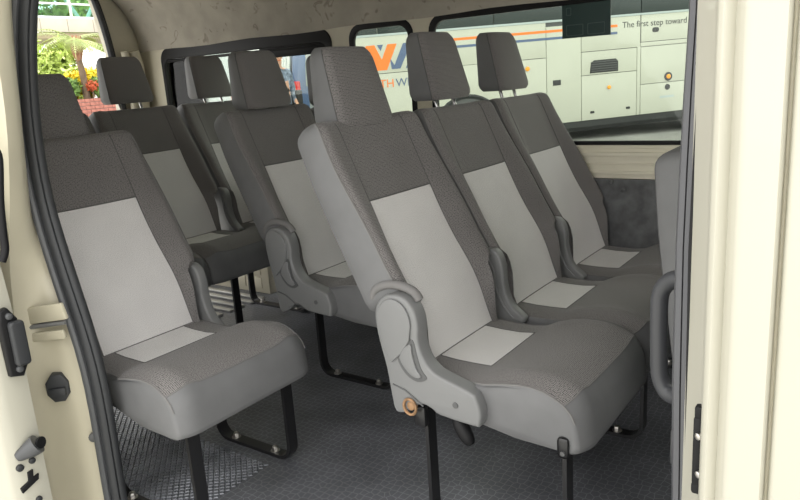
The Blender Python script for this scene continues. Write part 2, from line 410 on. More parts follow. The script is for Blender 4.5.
# rubber door seal on the rear post (two lips)
wnr = struct(empty('wall_near', (-.7, YN, 0)), 'cream rear door post and side panel beside the sliding door'); WL = Vector(wnr.location)
def wpart(o): o.parent = wnr; o.location = Vector(o.location)-WL; return o
V, Fc = [], []
tubeg([(lerp(a, b, .62), -.620, z) for a, b, z in zip(xi, xo, zs)], .019, V, Fc, 12, True, .62, (0, 1, 0)); sealo = mesh('door_seal', V, Fc, 'rubber'); wpart(sealo)
wpart(tube('seal_lip', [(lerp(a, b, .66), -.637, z) for a, b, z in zip(xi, xo, zs)], .0085, 'rubber_light', seg=8))  # paler rubber paints the highlight along the seal's ridge
wpart(tube('seal_lip', [(lerp(a, b, .54), -.606, z) for a, b, z in zip(xi, xo, zs)], .013, 'rubber', seg=10))
# jamb face between the seal and the outer crease
cr = [(-.60, 1.35), (-.62, 1.03), (-.70, .80), (-.735, .77), (-.775, .55), (-.80, .42), (-.815, .17), (-.82, -.15), (-.57, 1.46)]
xc = sm(cr)
V, Fc = [], []
lay = [(0, -.622), (.25, -.645), (.5, -.652), (.75, -.668), (.93, -.69), (1.0, -.715)]
for a, c, z in zip(xo, xc, zs):
    V.append((a+.03, -.60, z))
    for t, y in lay: V.append((lerp(a+.012, c, t), y, z))
    V.append((c-.06, -.735, z)); V.append((c-.9, -.735, z)); V.append((XR-.05, -.70, z))
n = len(lay)+4
for i in range(len(zs)-1):
    for k in range(n-1): Fc.append((i*n+k, i*n+k+1, (i+1)*n+k+1, (i+1)*n+k))
jamb = mesh('post_jamb', V, Fc, 'cream_jamb', recalc=False, sharp=50); wpart(jamb)
jamb.data.flip_normals() if False else None
# inner lining of the rear near wall
wpart(box('inner_panel', ((XR-.76)/2, -.605, .40), (-XR-.76, .02, .80), 'side_trim'))
wpart(plate('inner_upper_panel', [(XR, .80), (-.76, .80), (-.70, 1.36), (-.62, ZC), (XR, ZC)], [rrect(-2.5, -1.0, .86, 1.28, .06)], -.615, -.595, 'pillar_cream'))
# cream stamped plates, plugs and buffer on the jamb
def jpt(u, v, y=-.66): return hit(u, v, 'y', y)
def jbox(name, c, s, m, b, rz=-.75, ry=0):
    return wpart(box(name, c, s, m, None, b, Matrix.Rotation(rz, 3, 'Z') @ Matrix.Rotation(ry, 3, 'Y')))
for (u0, v0), (u1, v1), w_ in (((19, 317), (66, 310), .040), ((22, 338), (66, 333), .022)):
    a, b = jpt(u0, v0, -.690), jpt(u1, v1, -.645); d = b-a
    ex = d.normalized(); nrm = Vector((.72, -.69, 0)); nrm = (nrm-ex*nrm.dot(ex)).normalized(); ez = ex.cross(nrm)
    M = Matrix((ex, nrm, ez)).transposed()
    wpart(box('keeper_plate', (a+b)/2+nrm*.004, (d.length, .010, w_), 'cream_jamb', None, .003, M))
a, b = jpt(24, 328, -.690), jpt(66, 322, -.645); wpart(tube('keeper_slot', [a, b], .006, 'cover', seg=8))
c0 = jpt(60, 385, -.655); nj = Vector((.72, -.69, 0))
M = Matrix((Vector((.69, .72, 0)), nj, Vector((0, 0, -1)))).transposed().to_4x4(); M.translation = c0
octo = [(.030*math.cos(math.radians(45*i+22.5))*(1 if i % 4 in (1, 2) else .95), .036*math.sin(math.radians(45*i+22.5))) for i in range(8)]
bf = plate('rubber_buffer', [(x*1.0, y*1.05) for x, y in octo], [], -.004, .022, 'rubber', None, 'z', .004, frame=M @ Matrix.Rotation(-math.pi/2, 4, 'X')); wpart(bf)
wpart(box('buffer_lip', c0+nj*.024+Vector((0, 0, -.008)), (.038, .012, .022), 'rubber', None, .004, Matrix.Rotation(.76, 3, 'Z')))
c1 = jpt(94, 437, -.635); wpart(discm('plug', c1-nj*.004, nj, .012, .008, 'cover_dark', dome=.003))
for zz, x0 in ((.345, -.70), (.20, -.70), (.09, -.70)):
    pass
# ------------------------------------------------------------------ sliding door, open, beside the rear post
sd = empty('sliding_door', (-.64, -.80, 0), 0, 'cream sliding door slid open with black latch parts on its edge', 'door')
def dpart(o): o.parent = sd; o.location = Vector(o.location)-Vector((-.64, -.80, 0)); return o
# edge face shape (slightly curved), skin outside
zs2 = [-.30+i*.06 for i in range(32)]
V, Fc = [], []
def dx(z): return -.640 - .055*sst(.55, 1.1, z)
for z in zs2:
    for x, y in ((-1.75, -.765), (dx(z)-.02, -.765), (dx(z)-.004, -.770), (dx(z), -.785), (dx(z)+.002, -.82), (dx(z)-.004, -.842), (dx(z)-.015, -.850), (-1.75, -.872)): V.append((x, y, z))
n = 8
for i in range(len(zs2)-1):
    for k in range(n): Fc.append((i*n+k, i*n+(k+1) % n, (i+1)*n+(k+1) % n, (i+1)*n+k))
Fc += [tuple(range(n)), tuple((len(zs2)-1)*n+k for k in range(n))]
dpart(mesh('door_panel', V, Fc, 'cream', sharp=50))
def dp(u, v): return hit(u, v, 'x', -.637)
c = dp(8, 340)
body = [(-.016, -.075), (.010, -.082), (.022, -.06), (.020, .045), (.004, .072), (-.012, .070), (-.018, .04)]
F1 = Matrix(((0, 0, 1, -.634), (1, 0, 0, c.y), (0, 1, 0, c.z), (0, 0, 0, 1)))
lt = dpart(plate('latch', body, [], -.004, .016, 'black_plastic', None, 'z', .004, frame=F1))
dpart(plate('latch_block', rrect(-.016, .014, -.050, .048, .008), [], .016, .034, 'rubber', None, 'z', .005, frame=F1 @ Matrix.Translation((.010, -.004, 0))))
for dz in (-.062, .055):
    dpart(discm('latch_screw', (-.618, c.y+.002, c.z+dz), (1, 0, 0), .007, .006, 'rubber_light', dome=.002))
c = dp(30, 444)
dpart(tube('roller_cup', smooth_curve([(-.64, c.y-.030, c.z-.018), (-.628, c.y-.012, c.z-.008), (-.615, c.y+.006, c.z+.004)], 4), [.010, .012, .014, .016, .018, .020, .021, .022, .022], 'rubber_light', seg=14))
dpart(discm('roller_hole', (-.612, c.y+.009, c.z+.006), (.9, .35, .1), .013, .006, 'black_plastic'))
for u, v, r_ in ((20, 468, .008), (32, 460.5, .007), (39, 499, .007)):
    q = dp(u, v); dpart(discm('plug', (-.640, q.y, q.z), (1, 0, 0), r_, .006, 'rubber', dome=.002))
q = dp(30, 480); F1 = Matrix(((0, 0, 1, -.640), (1, 0, 0, q.y), (0, 1, 0, q.z), (0, 0, 0, 1)))
dpart(plate('catch_slot', [(-.020, -.022), (.018, -.006), (.020, .006), (.008, .004), (.010, .022), (-.002, .020), (-.004, .0), (-.022, -.010)], [], -.002, .006, 'black_plastic', None, 'z', .001, frame=F1))
# black edge rubber on the door, higher up
pe = [hit(u, v, 'x', -.625) for u, v in ((-6, 148), (-1, 160), (0, 200), (3, 232), (5, 250), (2, 262))]
dpart(tube('edge_rubber', smooth_curve(pe, 4), .008, 'black_plastic', seg=10))
# ------------------------------------------------------------------ front post and front door at the right
pz0, pz1 = -.35, ZC+.08
fp = struct(empty('wall_front_post', (.70, -.66, 0)), 'grey trimmed front door post of the sliding door opening'); FL = Vector(fp.location)
def fpart(o): o.parent = fp; o.location = Vector(o.location)-FL; return o
def vprism(name, prof, m, z0=pz0, z1=pz1, sharp=40, nz=8, lean=0.0):
    V, Fc = [], []; n = len(prof)
    for j in range(nz+1):
        z = lerp(z0, z1, j/nz)
        for x, y in prof: V.append((x + lean*(z-.6), y, z))
    for j in range(nz):
        for k in range(n-1): Fc.append((j*n+k, j*n+k+1, (j+1)*n+k+1, (j+1)*n+k))
    return mesh(name, V, Fc, m, recalc=False, sharp=sharp)
EL = sorted([(h.z, h.x) for h in (hit(u, v, 'y', -.605) for u, v in ((688, 0), (680, 120), (674, 245), (670.5, 375), (670, 500)))])
ER = sorted([(h.z, h.x) for h in (hit(u, v, 'y', -.62) for u, v in ((704, 0), (696.5, 120), (690.5, 245), (687.5, 375), (686, 500)))])
def tab(T, z):
    if z <= T[0][0]: return T[0][1]
    for (a, xa), (b, xb) in zip(T, T[1:]):
        if z <= b: return lerp(xa, xb, (z-a)/(b-a))
    return T[-1][1]
V, Fc = [], []; zq = [pz0+(pz1-pz0)*i/24 for i in range(25)]
for z in zq:
    a, b = tab(EL, z), tab(ER, z)
    V += [(x, y, z) for x, y in ((b, -.50), (a+.010, -.52), (a, -.56), (a, -.598), (a+.003, -.608), (lerp(a, b, .30), -.617), (lerp(a, b, .60), -.6195), (lerp(a, b, .64), -.613), (lerp(a, b, .68), -.6195), (lerp(a, b, .92), -.6195), (b, -.612), (b+.004, -.59))]
for j in range(24):
    for k in range(11): Fc.append((j*12+k, j*12+k+1, (j+1)*12+k+1, (j+1)*12+k))
fpart(mesh('pillar_trim', V, Fc, 'trim_grey', recalc=False))
fpart(tube('door_seal', [(tab(ER, pz0+i*.2)+.002, -.622, pz0+i*.2) for i in range(11)], .0038, 'black_plastic', seg=8))
fpart(vprism('post_jamb', [(.672, -.60), (.680, -.622), (.703, -.652), (.710, -.672), (.713, -.690), (.717, -.699), (.722, -.702), (.727, -.699), (.731, -.694), (.735, -.697), (.739, -.707), (.743, -.711), (.748, -.7125), (.7765, -.7135), (.7790, -.709), (.7793, -.690)], 'cream', sharp=60))
for (u, v), s in (((702, 412), (.012, .012, .016)), ((699, 450), (.010, .014, .085)), ((698, 487), (.012, .012, .014))):
    h = hit(u, v, 'y', -.668); fpart(box('striker', (h.x-.001, -.668, h.z), s, 'black_plastic', None, .003))
for v in (436, 474):
    h = hit(700, v, 'y', -.676); fpart(discm('striker_screw', (h.x, -.676, h.z), (-.5, -.8, 0), .004, .004, 'bolt', dome=.001))
fd = empty('front_door', (.79, -.71, 0), 0, 'cream front door panel beyond the dark shut line', 'door')
o = vprism('door_panel', [(.783, -.66), (.783, -.704), (.786, -.711), (.790, -.7135), (.95, -.725), (1.7, -.73), (1.7, -.66)], 'cream', z1=.74); o.parent = fd; o.location = (-.79, .71, 0)
o = vprism('window_pillar', [(.783, -.66), (.783, -.704), (.786, -.711), (.790, -.7135), (.93, -.7235), (.93, -.66)], 'cream', z0=.74); o.parent = fd; o.location = (-.79, .71, 0)
o = box('window_pane', (1.315, -.70, 1.08), (.77, .006, .68), 'window_glass'); o.parent = fd; o.location = (-.79, .71, 0)
o = box('window_header', (1.315, -.69, 1.56), (.77, .06, .28), 'cream'); o.parent = fd; o.location = (-.79, .71, 0)
o = tube('door_gap_rubber', [(.7805, -.694, pz0+i*.2) for i in range(11)], .004, 'cream_jamb'); o.parent = fd; o.location = (-.79, .71, 0)
# grab handle
hp = [hit(u, v, 'y', yy) for u, v, yy in ((704, 262, -.545), (690, 277, -.515), (672, 280, -.50), (661, 292, -.495), (659, 315, -.495), (659, 350, -.495), (660, 376, -.495), (668, 393, -.50), (684, 398, -.515), (700, 402, -.545))]
gh = tube('grab_handle', smooth_curve(hp, 5), .0118, 'handle_grey', seg=14)
tag(gh, 'dark grey curved grab handle on the front door post', 'handle')
# unseen panel closing the cab front, made taller to cut light
struct(box('wall_front', (XF+.02, (YF+YN)/2, .55), (.04, YF-YN, 1.10), 'side_trim'), 'added cab front panel, unseen, cutting light onto the seats')

# ------------------------------------------------------------------ seats
SZ = .41                      # height of the crease between backrest and cushion
A0 = math.radians(24)
def split_mesh(uvs, V, faces, keys, parent, names):
    """faces grouped by key -> one child mesh per key"""
    out = {}
    for key, (nm, mt) in names.items():
        fs = [f for f, k in zip(faces, keys) if k == key]
        used = sorted({i for f in fs for i in f}); ix = {v: i for i, v in enumerate(used)}
        out[key] = mesh(nm, [V[i] for i in used], [tuple(ix[i] for i in f) for f in fs], mt, parent, recalc=False, sharp=60)
        me = out[key].data; ul = me.uv_layers.new(name='UVMap')
        for lp in me.loops: ul.data[lp.index].uv = uvs[used[lp.vertex_index]]
    return out
def backrest(root, rec, z0=SZ):
    up = Vector((-math.sin(rec), 0, math.cos(rec))); nn = Vector((math.cos(rec), 0, math.sin(rec)))
    vs = [-.07, -.05, -.02, .0, .03, .06, .09, .12, .145, .165, .185, .21, .24, .28, .32, .365, .405, .44, .48, .51, .535, .555, .573, .588, .600, .609, .617, .622, .624]
    VT = .624
    rings = []; tags = None
    for v in vs:
        W = .178 + .037*sst(.140, .172, v) - .010*sst(.45, .64, v)
        yi = .146 - .013*sst(0, .4, v)
        yi = min(yi, W-.03)
        k = max(0, (v-.580)/(VT-.580)); cf = math.sqrt(max(0, 1-k**3))
        kb = max(0, (-.02-v)/.05); cf *= math.sqrt(max(0.05, 1-kb*kb*.9))
        Wk = W - .026*(1-cf)
        bol = (.034*sst(-.02, .12, v)*(1-.75*sst(.28, .56, v)) + .004)
        lum = .014*math.exp(-((v-.14)/.10)**2) - .004
        tb = -.075 - .012*sst(.1, .5, v)
        def tf(y):
            a = abs(y)
            if a <= yi: return lum + .004*(a/yi)**2
            q = (a-yi)/(Wk-yi); return lum + .004 + bol*math.sin(min(1, q*1.25)*math.pi/2)
        rc = .022
        half = [0, .35*yi, .7*yi, yi, lerp(yi, Wk, .18), lerp(yi, Wk, .40), lerp(yi, Wk, .62), Wk-rc]
        sec = [(y, tf(y)) for y in half]
        tfe = tf(Wk-rc)
        for a in (30, 60, 90): sec.append((Wk-rc+rc*math.sin(math.radians(a)), tfe-rc+rc*math.cos(math.radians(a))))
        tm = (tfe-rc+tb)/2
        sec.append((Wk+.001, tm))
        rb = .018; sec.append((Wk, tb+rb))
        for a in (45, 90): sec.append((Wk-rb+rb*math.cos(math.radians(a)), tb+rb-rb*math.sin(math.radians(a))))
        sec.append((Wk*.5, tb-.004)); 
        full = sec + [(0, tb-.006)] + [(-y, t) for y, t in sec[:0:-1]]
        mid = (max(t for _, t in full)+tb)/2
        ring = []
        for y, t in full:
            t2 = mid + (t-mid)*cf if cf < 1 else t
            p = up*v + nn*t2 + Vector((0, y, z0)); ring.append(p)
        rings.append(ring)
    n = len(rings[0]); V = [p for r_ in rings for p in r_]; Fs, K = [], []
    ns = (n)//2    # index of back centre
    for i in range(len(rings)-1):
        vm = (vs[i]+vs[i+1])/2
        for k in range(n):
            k2 = (k+1) % n; j = k if k < ns else n-1-k
            Fs.append((i*n+k, i*n+k2, (i+1)*n+k2, (i+1)*n+k))
            if j < 3 and 0 < vm < .405: K.append('i')
            elif j >= 9 and j <= 12: K.append('s')
            elif j > 12: K.append('b')
            else: K.append('f')
    Fs.append(tuple((len(rings)-1)*n+k for k in range(n))); K.append('f')
    UV = []
    for i in range(len(rings)):
        acc = [0]
        for k in range(ns): acc.append(acc[-1]+(rings[i][k+1]-rings[i][k]).length)
        UV += [(acc[k] if k <= ns else -acc[n-k], vs[i]) for k in range(n)]
    d = split_mesh(UV, V, Fs, K, root, {'f': ('backrest', 'dark_fabric'), 'i': ('insert_panel', 'light_fabric'), 's': ('side_panel', 'vinyl'), 'b': ('back_panel', 'vinyl_dark')})
    d['i'].parent = d['f']; d['s'].parent = d['f']; d['b'].parent = d['f']
    # stitched seams running down the front, and piping along the shoulders
    for s in (3, n-3): tube('seam', [rings[i][s]+nn*.0002 for i in range(3, len(vs)-3)], .0014, 'seam', d['f'], 6)
    tube('seam', [rings[16][k % n]+nn*.0004 for k in (-3, -2, -1, 0, 1, 2, 3)], .0020, 'seam', d['f'], 6)
    for s in (9, n-9): tube('piping', [rings[i][s] for i in range(10, len(vs)-2)], .0028, 'piping', d['f'], 6)
    return d['f'], rings, up, nn
def cushion(root, z0=SZ):
    prof = [(-.09, -.105), (-.09, -.06), (-.09, -.015), (-.06, -.004), (0, -.003), (.05, -.006), (.10, -.006), (.140, -.003), (.175, .008), (.215, .017), (.255, .023), (.290, .024), (.325, .020), (.352, .011), (.373, -.001), (.388, -.018), (.397, -.042), (.402, -.070), (.406, -.094), (.404, -.106), (.390, -.112), (.25, -.108), (.10, -.105)]
    ys = [0, .045, .09, .130, .147, .165, .182, .196, .206, .213, .217]
    def ring(y, sg):
        a = abs(y); out = []
        for k, (x, z) in enumerate(prof):
            zz = z; yy = y
            top = sst(-.06, .0, z)
            e = max(0, (a-.165)/.052)
            zz -= .008*e*e*top
            zz += .010*math.exp(-((a-.165)/.03)**2)*top*sst(.12, .22, x)
            # narrower at the rear where the hinge covers sit
            if x < .18: yy = y*(1-.13*(1-sst(.12, .18, x)))
            xx = x - .018*e*e*sst(.25, .36, x)
            out.append((xx, yy, z0+zz))
        return out
    Y = [-y for y in ys[:0:-1]]+ys
    rings = [ring(y, 0) for y in Y]
    n = len(prof)
    def shrink(r_, y, k, dy):
        cx, cz = .15, z0-.058
        return [(lerp(cx, p[0], k), p[1]+dy, lerp(cz, p[2], k)) for p in r_]
    rings = [shrink(rings[0], 0, .95, -.003)] + rings + [shrink(rings[-1], 0, .95, .003)]
    Y = [-.3]+Y+[.3]
    V = [p for r_ in rings for p in r_]; Fs, K = [], []
    for i in range(len(rings)-1):
        ym = abs((Y[i]+Y[i+1])/2)
        for k in range(n):
            k2 = (k+1) % n
            Fs.append((i*n+k, (i+1)*n+k, (i+1)*n+k2, i*n+k2))
            if ym > .22: K.append('s')
            elif 4 <= k <= 6 and ym < .131: K.append('i')
            elif k >= 14: K.append('s')
            else: K.append('f')
    Fs.append(tuple(range(n))); K.append('s'); Fs.append(tuple((len(rings)-1)*n+k for k in range(n))[::-1]); K.append('s')
    acc = [0]
    for k in range(n-1): acc.append(acc[-1]+math.hypot(prof[k+1][0]-prof[k][0], prof[k+1][1]-prof[k][1]))
    UV = [(Y[i] if abs(Y[i]) < .25 else math.copysign(.225, Y[i]), acc[k]) for i in range(len(rings)) for k in range(n)]
    d = split_mesh(UV, V, Fs, K, root, {'f': ('seat_cushion', 'dark_fabric'), 'i': ('insert_panel', 'light_fabric'), 's': ('side_panel', 'vinyl')})
    d['i'].parent = d['f']; d['s'].parent = d['f']
    for r_ in (rings[1], rings[-2]): tube('piping', [r_[k] for k in range(3, 17)], .0024, 'piping', d['f'], 6)
    tube('piping', [rings[i][14] for i in range(1, len(rings)-1)], .0020, 'piping', d['f'], 6)
    i0 = [i for i, y in enumerate(Y) if abs(abs(y)-.130) < 1e-6]
    tube('seam', [rings[i][7] for i in range(i0[0], i0[1]+1)], .0014, 'seam', d['f'], 6)
    for q in i0: tube('seam', [rings[q][k] for k in (4, 5, 6, 7)], .0014, 'seam', d['f'], 6)
    return d['f']
def headrest(root, rec, raise_, z0=SZ, hx=0.0):
    dz = raise_; dxr = -math.tan(rec-math.radians(5))*raise_ + hx
    H = .198; rings = []; hs = [0, .004, .012, .024, .045, .075, .105, .140, .168, .182, .191, .198]
    rot0 = rec-A0
    for h in hs:
        e = 1.0
        if h < .024: e = math.sqrt(max(.25, 1-((.024-h)/.026)**2))
        if h > .165: e = math.sqrt(max(.12, 1-((h-.165)/.034)**2))
        xf = -.230 - .27*h; dep = .108 - .038*(h/H); xb = xf-dep; hw = .110 - .017*(h/H)
        xm = (xf+xb)/2; hd = dep/2*lerp(.62, 1, e); hwk = hw-.022*(1-e)
        r_ = .016
        pts = []
        # front edge (slightly bowed), corner, side, corner, back
        front = [(0, .006), (.4, .0055), (.8, .002)]
        half = [(hwk*q, hd+b) for q, b in front] + [(hwk-r_*.35, hd-.004), (hwk, hd-r_), (hwk+.001, 0), (hwk-.002, -hd+r_), (hwk-.012, -hd+.004), (hwk*.75, -hd), (hwk*.35, -hd-.003)]
        full = half+[(0, -hd-.004)]+[(-a, b) for a, b in half[:0:-1]]
        rings.append([Vector((xm+b, a, h)) for a, b in full])
    n = len(rings[0]); ns = n//2
    base = Vector((dxr, 0, z0+.538+dz))
    M = Matrix.Rotation(-(rec-A0), 3, 'Y')
    def tf(p):
        q = Vector((p.x+.28, p.y, p.z)); q = M @ q
        c = Vector((-.28, 0, 0)); cc = M @ Vector((-.28, 0, .538)) - Vector((0, 0, .538))
        return q + Vector((cc.x, 0, cc.z)) + base
    V = [tf(p) for r_ in rings for p in r_]; Fs, K = [], []
    for i in range(len(rings)-1):
        for k in range(n):
            k2 = (k+1) % n; j = k if k < ns else n-1-k
            Fs.append((i*n+k, i*n+k2, (i+1)*n+k2, (i+1)*n+k)); K.append('s' if 4 <= j <= 6 else ('f' if j < 4 or (hs[i] > .175) else 's'))
    Fs.append(tuple(range(n))[::-1]); K.append('f'); Fs.append(tuple((len(rings)-1)*n+k for k in range(n))); K.append('f')
    UV = []
    for i in range(len(rings)):
        acc = [0]
        for k in range(ns): acc.append(acc[-1]+(rings[i][k+1]-rings[i][k]).length)
        UV += [(acc[k] if k <= ns else -acc[n-k], hs[i]) for k in range(n)]
    d = split_mesh(UV, V, Fs, K, root, {'f': ('headrest', 'dark_fabric'), 's': ('side_panel', 'vinyl')})
    d['s'].parent = d['f']
    for s in (4, n-4): tube('seam', [V[i*n+s] for i in range(1, len(hs)-1)], .0016, 'seam', d['f'], 6)
    for s in (-.052, .052):
        a = tf(Vector((-.282, s, .02))); b = a + Vector((math.sin(rec-.1)*.09, 0, -math.cos(rec-.1)*.09))
        tube('post', [a, b], .0058, 'chrome', root, 10)
        c = a + (b-a).normalized()*(.022+raise_+.020)
        tube('post_collar', [c+(a-b).normalized()*.016, c, c+(b-a).normalized()*.02], [.010, .014, .014], 'black_plastic', root, 12)
    return d['f']
COVER = [(-.055, -.100), (-.062, -.060), (-.070, .0), (-.084, .060), (-.092, .110), (-.090, .140), (-.078, .163), (-.058, .178), (-.032, .183), (-.008, .178), (.010, .163), (.022, .140), (.026, .112), (.024, .085), (.028, .060), (.040, .034), (.058, .016), (.080, .006), (.150, -.014), (.166, -.026), (.176, -.060), (.172, -.088), (.160, -.094), (.072, -.088), (.052, -.078), (.030, -.072), (.006, -.080), (-.016, -.098), (-.040, -.108)]
SHORT = [(-.055, -.060), (-.070, .0), (-.084, .060), (-.092, .110), (-.090, .140), (-.078, .163), (-.058, .178), (-.036, .180), (-.016, .170), (-.004, .150), (.002, .120), (.002, .090), (.010, .050), (.026, .020), (.048, .002), (.062, -.012), (.055, -.030), (.030, -.045), (.0, -.06)]
def recliner(root, side=-1, full=True, z0=SZ, short=False):
    y0, y1 = ((-.222, -.190) if short else (-.240, -.195)) if side < 0 else (.190, .222)
    P = [(x, z+z0) for x, z in smooth2(SHORT if short else COVER)]
    rc = plate('recliner_cover', P, [], y0, y1, 'cover', root, 'y', .007)
    yo = y0 if side < 0 else y1; s = side
    if short:
        tube('cover_ridge', smooth_curve([(-.044, yo+s*.001, z0+.150), (-.028, yo+s*.001, z0+.120), (-.022, yo+s*.001, z0+.07), (.0, yo+s*.001, z0+.02), (.030, yo+s*.001, z0-.012)], 4), .0035, 'cover', rc, 8)
        return rc
    if full or not short:
        tube('side_welt', smooth_curve([(-.118, -.206, z0+.150), (-.104, -.211, z0+.178), (-.070, -.214, z0+.195), (-.030, -.214, z0+.197), (.004, -.212, z0+.186), (.016, -.208, z0+.165)], 4), [.004]+[.0105]*19+[.004], 'piping', root, 10)
    disc = [(-.036+.046*math.cos(a)*(1.0), z0+.118+.056*math.sin(a)) for a in [i*math.pi/12 for i in range(13)]] + [(-.070, z0+.06), (-.048, z0+.02), (-.020, z0+.046), (.004, z0+.080)]
    plate('cover_boss', disc, [], min(yo, yo+s*.006), max(yo, yo+s*.006), 'cover', rc, 'y', .0028)
    lev = [(-.026, .036), (-.006, .066), (.008, .072), (.010, .050), (.018, .018), (.030, .0), (.018, -.006), (-.004, .004)]
    groove = [(-.034, .036), (-.010, .076), (.012, .082), (.020, .050), (.030, .016), (.044, -.004), (.018, -.016), (-.014, -.002)]
    plate('lever_recess', [(x, z+z0) for x, z in smooth2(groove)], [], min(yo, yo+s*.0015), max(yo, yo+s*.0015), 'cover_dark', rc, 'y', .0)
    plate('lever', [(x, z+z0) for x, z in smooth2(lev)], [], min(yo, yo+s*.006), max(yo, yo+s*.006), 'cover', rc, 'y', .002)
    tube('cover_ridge', [(x, yo+s*.001, z+z0) for x, z in ((-.052, -.036), (-.018, -.044), (.012, -.062), (.030, -.074))], .0022, 'cover_dark', rc, 6)
    discm('cover_screw', (.115, yo-s*.001, z0-.052), (0, s, 0), .007, .003, 'cover_dark', rc)
    if full:
        V, Fc = [], []; cx, cz = -.006, z0-.082
        tubeg([(cx+.017*math.cos(a), yo+s*.004, cz+.019*math.sin(a)) for a in [i*math.pi/8 for i in range(17)]], .0035, V, Fc, 8, False); mesh('hinge_ring', V, Fc, 'rust', rc)
        discm('hinge_bolt', (cx, yo-s*.012, cz), (0, s, 0), .011, .012, 'rust', rc, dome=.003)
        box('hinge_bracket', (.006, (y0+y1)/2, z0-.112), (.03, .018, .05), 'black_steel', rc, .003)
        k = tube('release_knob', smooth_curve([(.100, -.213, z0-.090), (.108, -.215, z0-.108), (.122, -.217, z0-.130), (.138, -.218, z0-.152)], 3), [.011, .013, .0155, .017, .0175, .0175, .017, .016, .013, .008], 'black_plastic', rc, 12)
        discm('knob_ferrule', (.098, -.213, z0-.086), (.4, 0, -.9), .0125, .008, 'chrome', k)
    return rc
def smooth2(P, n=3):
    Q = P+[P[0]]; out = []
    m = len(P)
    for i in range(m):
        p0, p1, p2, p3 = [Vector(P[(i+k) % m]) for k in (-1, 0, 1, 2)]
        for k in range(n):
            t = k/n; q = .5*((2*p1)+(p2-p0)*t+(2*p0-5*p1+4*p2-p3)*t*t+(3*p1-p0-3*p2+p3)*t**3); out.append((q.x, q.y))
    return out
def leg_frame(root, yo, x0, x1, z0=SZ, wd=.034, th=.010):
    """U of flat steel bar standing on the floor, bolts through its foot run"""
    top = z0-.10; r = .045
    path = [(x0, top), (x0, r+.02)]
    for i in range(1, 6): a = math.pi/2*i/5; path.append((x0+r-r*math.cos(a), r+.006-r*math.sin(a)))
    path.append((x1-r, .006))
    for i in range(1, 6): a = math.pi/2*i/5; path.append((x1-r+r*math.sin(a), r+.006-r*math.cos(a)))
    path += [(x1, r+.02), (x1, top)]
    V, Fc = [], []; n = len(path)
    for i, (x, z) in enumerate(path):
        a = Vector(path[max(i-1, 0)]); b = Vector(path[min(i+1, n-1)]); t = (b-a).normalized(); nv = Vector((-t.y, t.x))
        for yy, s in ((-wd/2, -1), (wd/2, -1), (wd/2, 1), (-wd/2, 1)):
            V.append((x+nv.x*th/2*s, yo+yy, z+nv.y*th/2*s))
    for i in range(n-1):
        for k in range(4): Fc.append((i*4+k, i*4+(k+1) % 4, (i+1)*4+(k+1) % 4, (i+1)*4+k))
    Fc += [(0, 1, 2, 3), tuple((n-1)*4+k for k in range(4))]
    o = mesh('leg_frame', V, Fc, 'black_steel', root, sharp=30)
    for bx in (x0+.065, x1-.075):
        discm('floor_washer', (bx, yo, .010), (0, 0, 1), .014, .003, 'bolt', o)
        b = discm('floor_bolt', (bx, yo, .012), (0, 0, 1), .0095, .010, 'bolt', o, 6, dome=.006)
    return o
SEATS = 'grey cloth passenger seats in the van'
def seat(loc, label, raise_=0.0, rec=A0, legs=(), cover=True, right_cover=False, full=False, dz=0.0, head=True, short=True, hx=-.028):
    root = empty('passenger_seat', (loc[0], loc[1], 0), 0, label, 'seat', SEATS)
    backrest(root, rec, SZ+dz); cushion(root, SZ+dz)
    if head: headrest(root, rec, raise_, SZ+dz, hx)
    if cover: recliner(root, -1, full, SZ+dz, short)
    if right_cover: recliner(root, 1, False, SZ+dz-.02, True)
    for a in legs: leg_frame(root, *a, z0=SZ+dz)
    return root
# three-seat row in the doorway
sA1 = seat((0, 0), 'grey seat with a large exposed recliner cover, nearest the doorway in the three-seat row', 0.0, legs=[(-.192, .012, .352)], full=True, short=False, hx=-.012)
o = box('leg_bracket', (.356, -.222, SZ-.098), (.024, .010, .046), 'black_steel', sA1, .008); discm('bracket_pin', (.357, -.227, SZ-.108), (0, -1, 0), .005, .004, 'cover_dark', o)
sA2 = seat((0, .44), 'grey seat with a raised headrest, middle of the three-seat row', .040, legs=[(-.01, .0, .324)], hx=-.008)
sA3 = seat((0, .88), 'grey seat with a raised headrest beside the window wall in the three-seat row', .044, legs=[(.10, .0, .324)], hx=-.015)
# single seat behind the rear door post
sS = seat((-.806, -.355), 'single grey seat across the aisle against the rear door post', 0.0, legs=[(.205, -.01, .300), (-.165, -.01, .36)], right_cover=True, dz=-.008, hx=-.052)
# second row
sB1 = seat((-.752, .385), 'grey aisle seat with recliner cover, directly behind the three-seat row', .022, legs=[(-.015, -.09, .243)], short=False, dz=.018, hx=.015)
sB2 = seat((-.752, .830), 'grey window seat of the second row, mostly hidden behind the doorway seat', .022, legs=[(.05, -.09, .243)])
# back row
sC0 = seat((-1.635, .010), 'dark back-row seat without headrest behind the single seat, mostly hidden', 0.0, legs=[(-.02, -.09, .25)], head=False, dz=.036)
sC1 = seat((-1.635, .452), 'dark back-row seat with raised headrest against the open tailgate view', .045, legs=[(.0, -.09, .25)], dz=.036, hx=0)
sC2 = seat((-1.635, .897), 'dark back-row seat in front of the rear side window', .040, legs=[(-.02, -.13, .25)], dz=.036, hx=.02)
# seat of the row ahead, cut by the front post
sF = seat((.578, .27), 'upright grey seat of the row ahead, mostly hidden by the front post', .0, rec=math.radians(5), legs=[(-.1, .0, .33)], cover=False, dz=-.15, hx=.05)

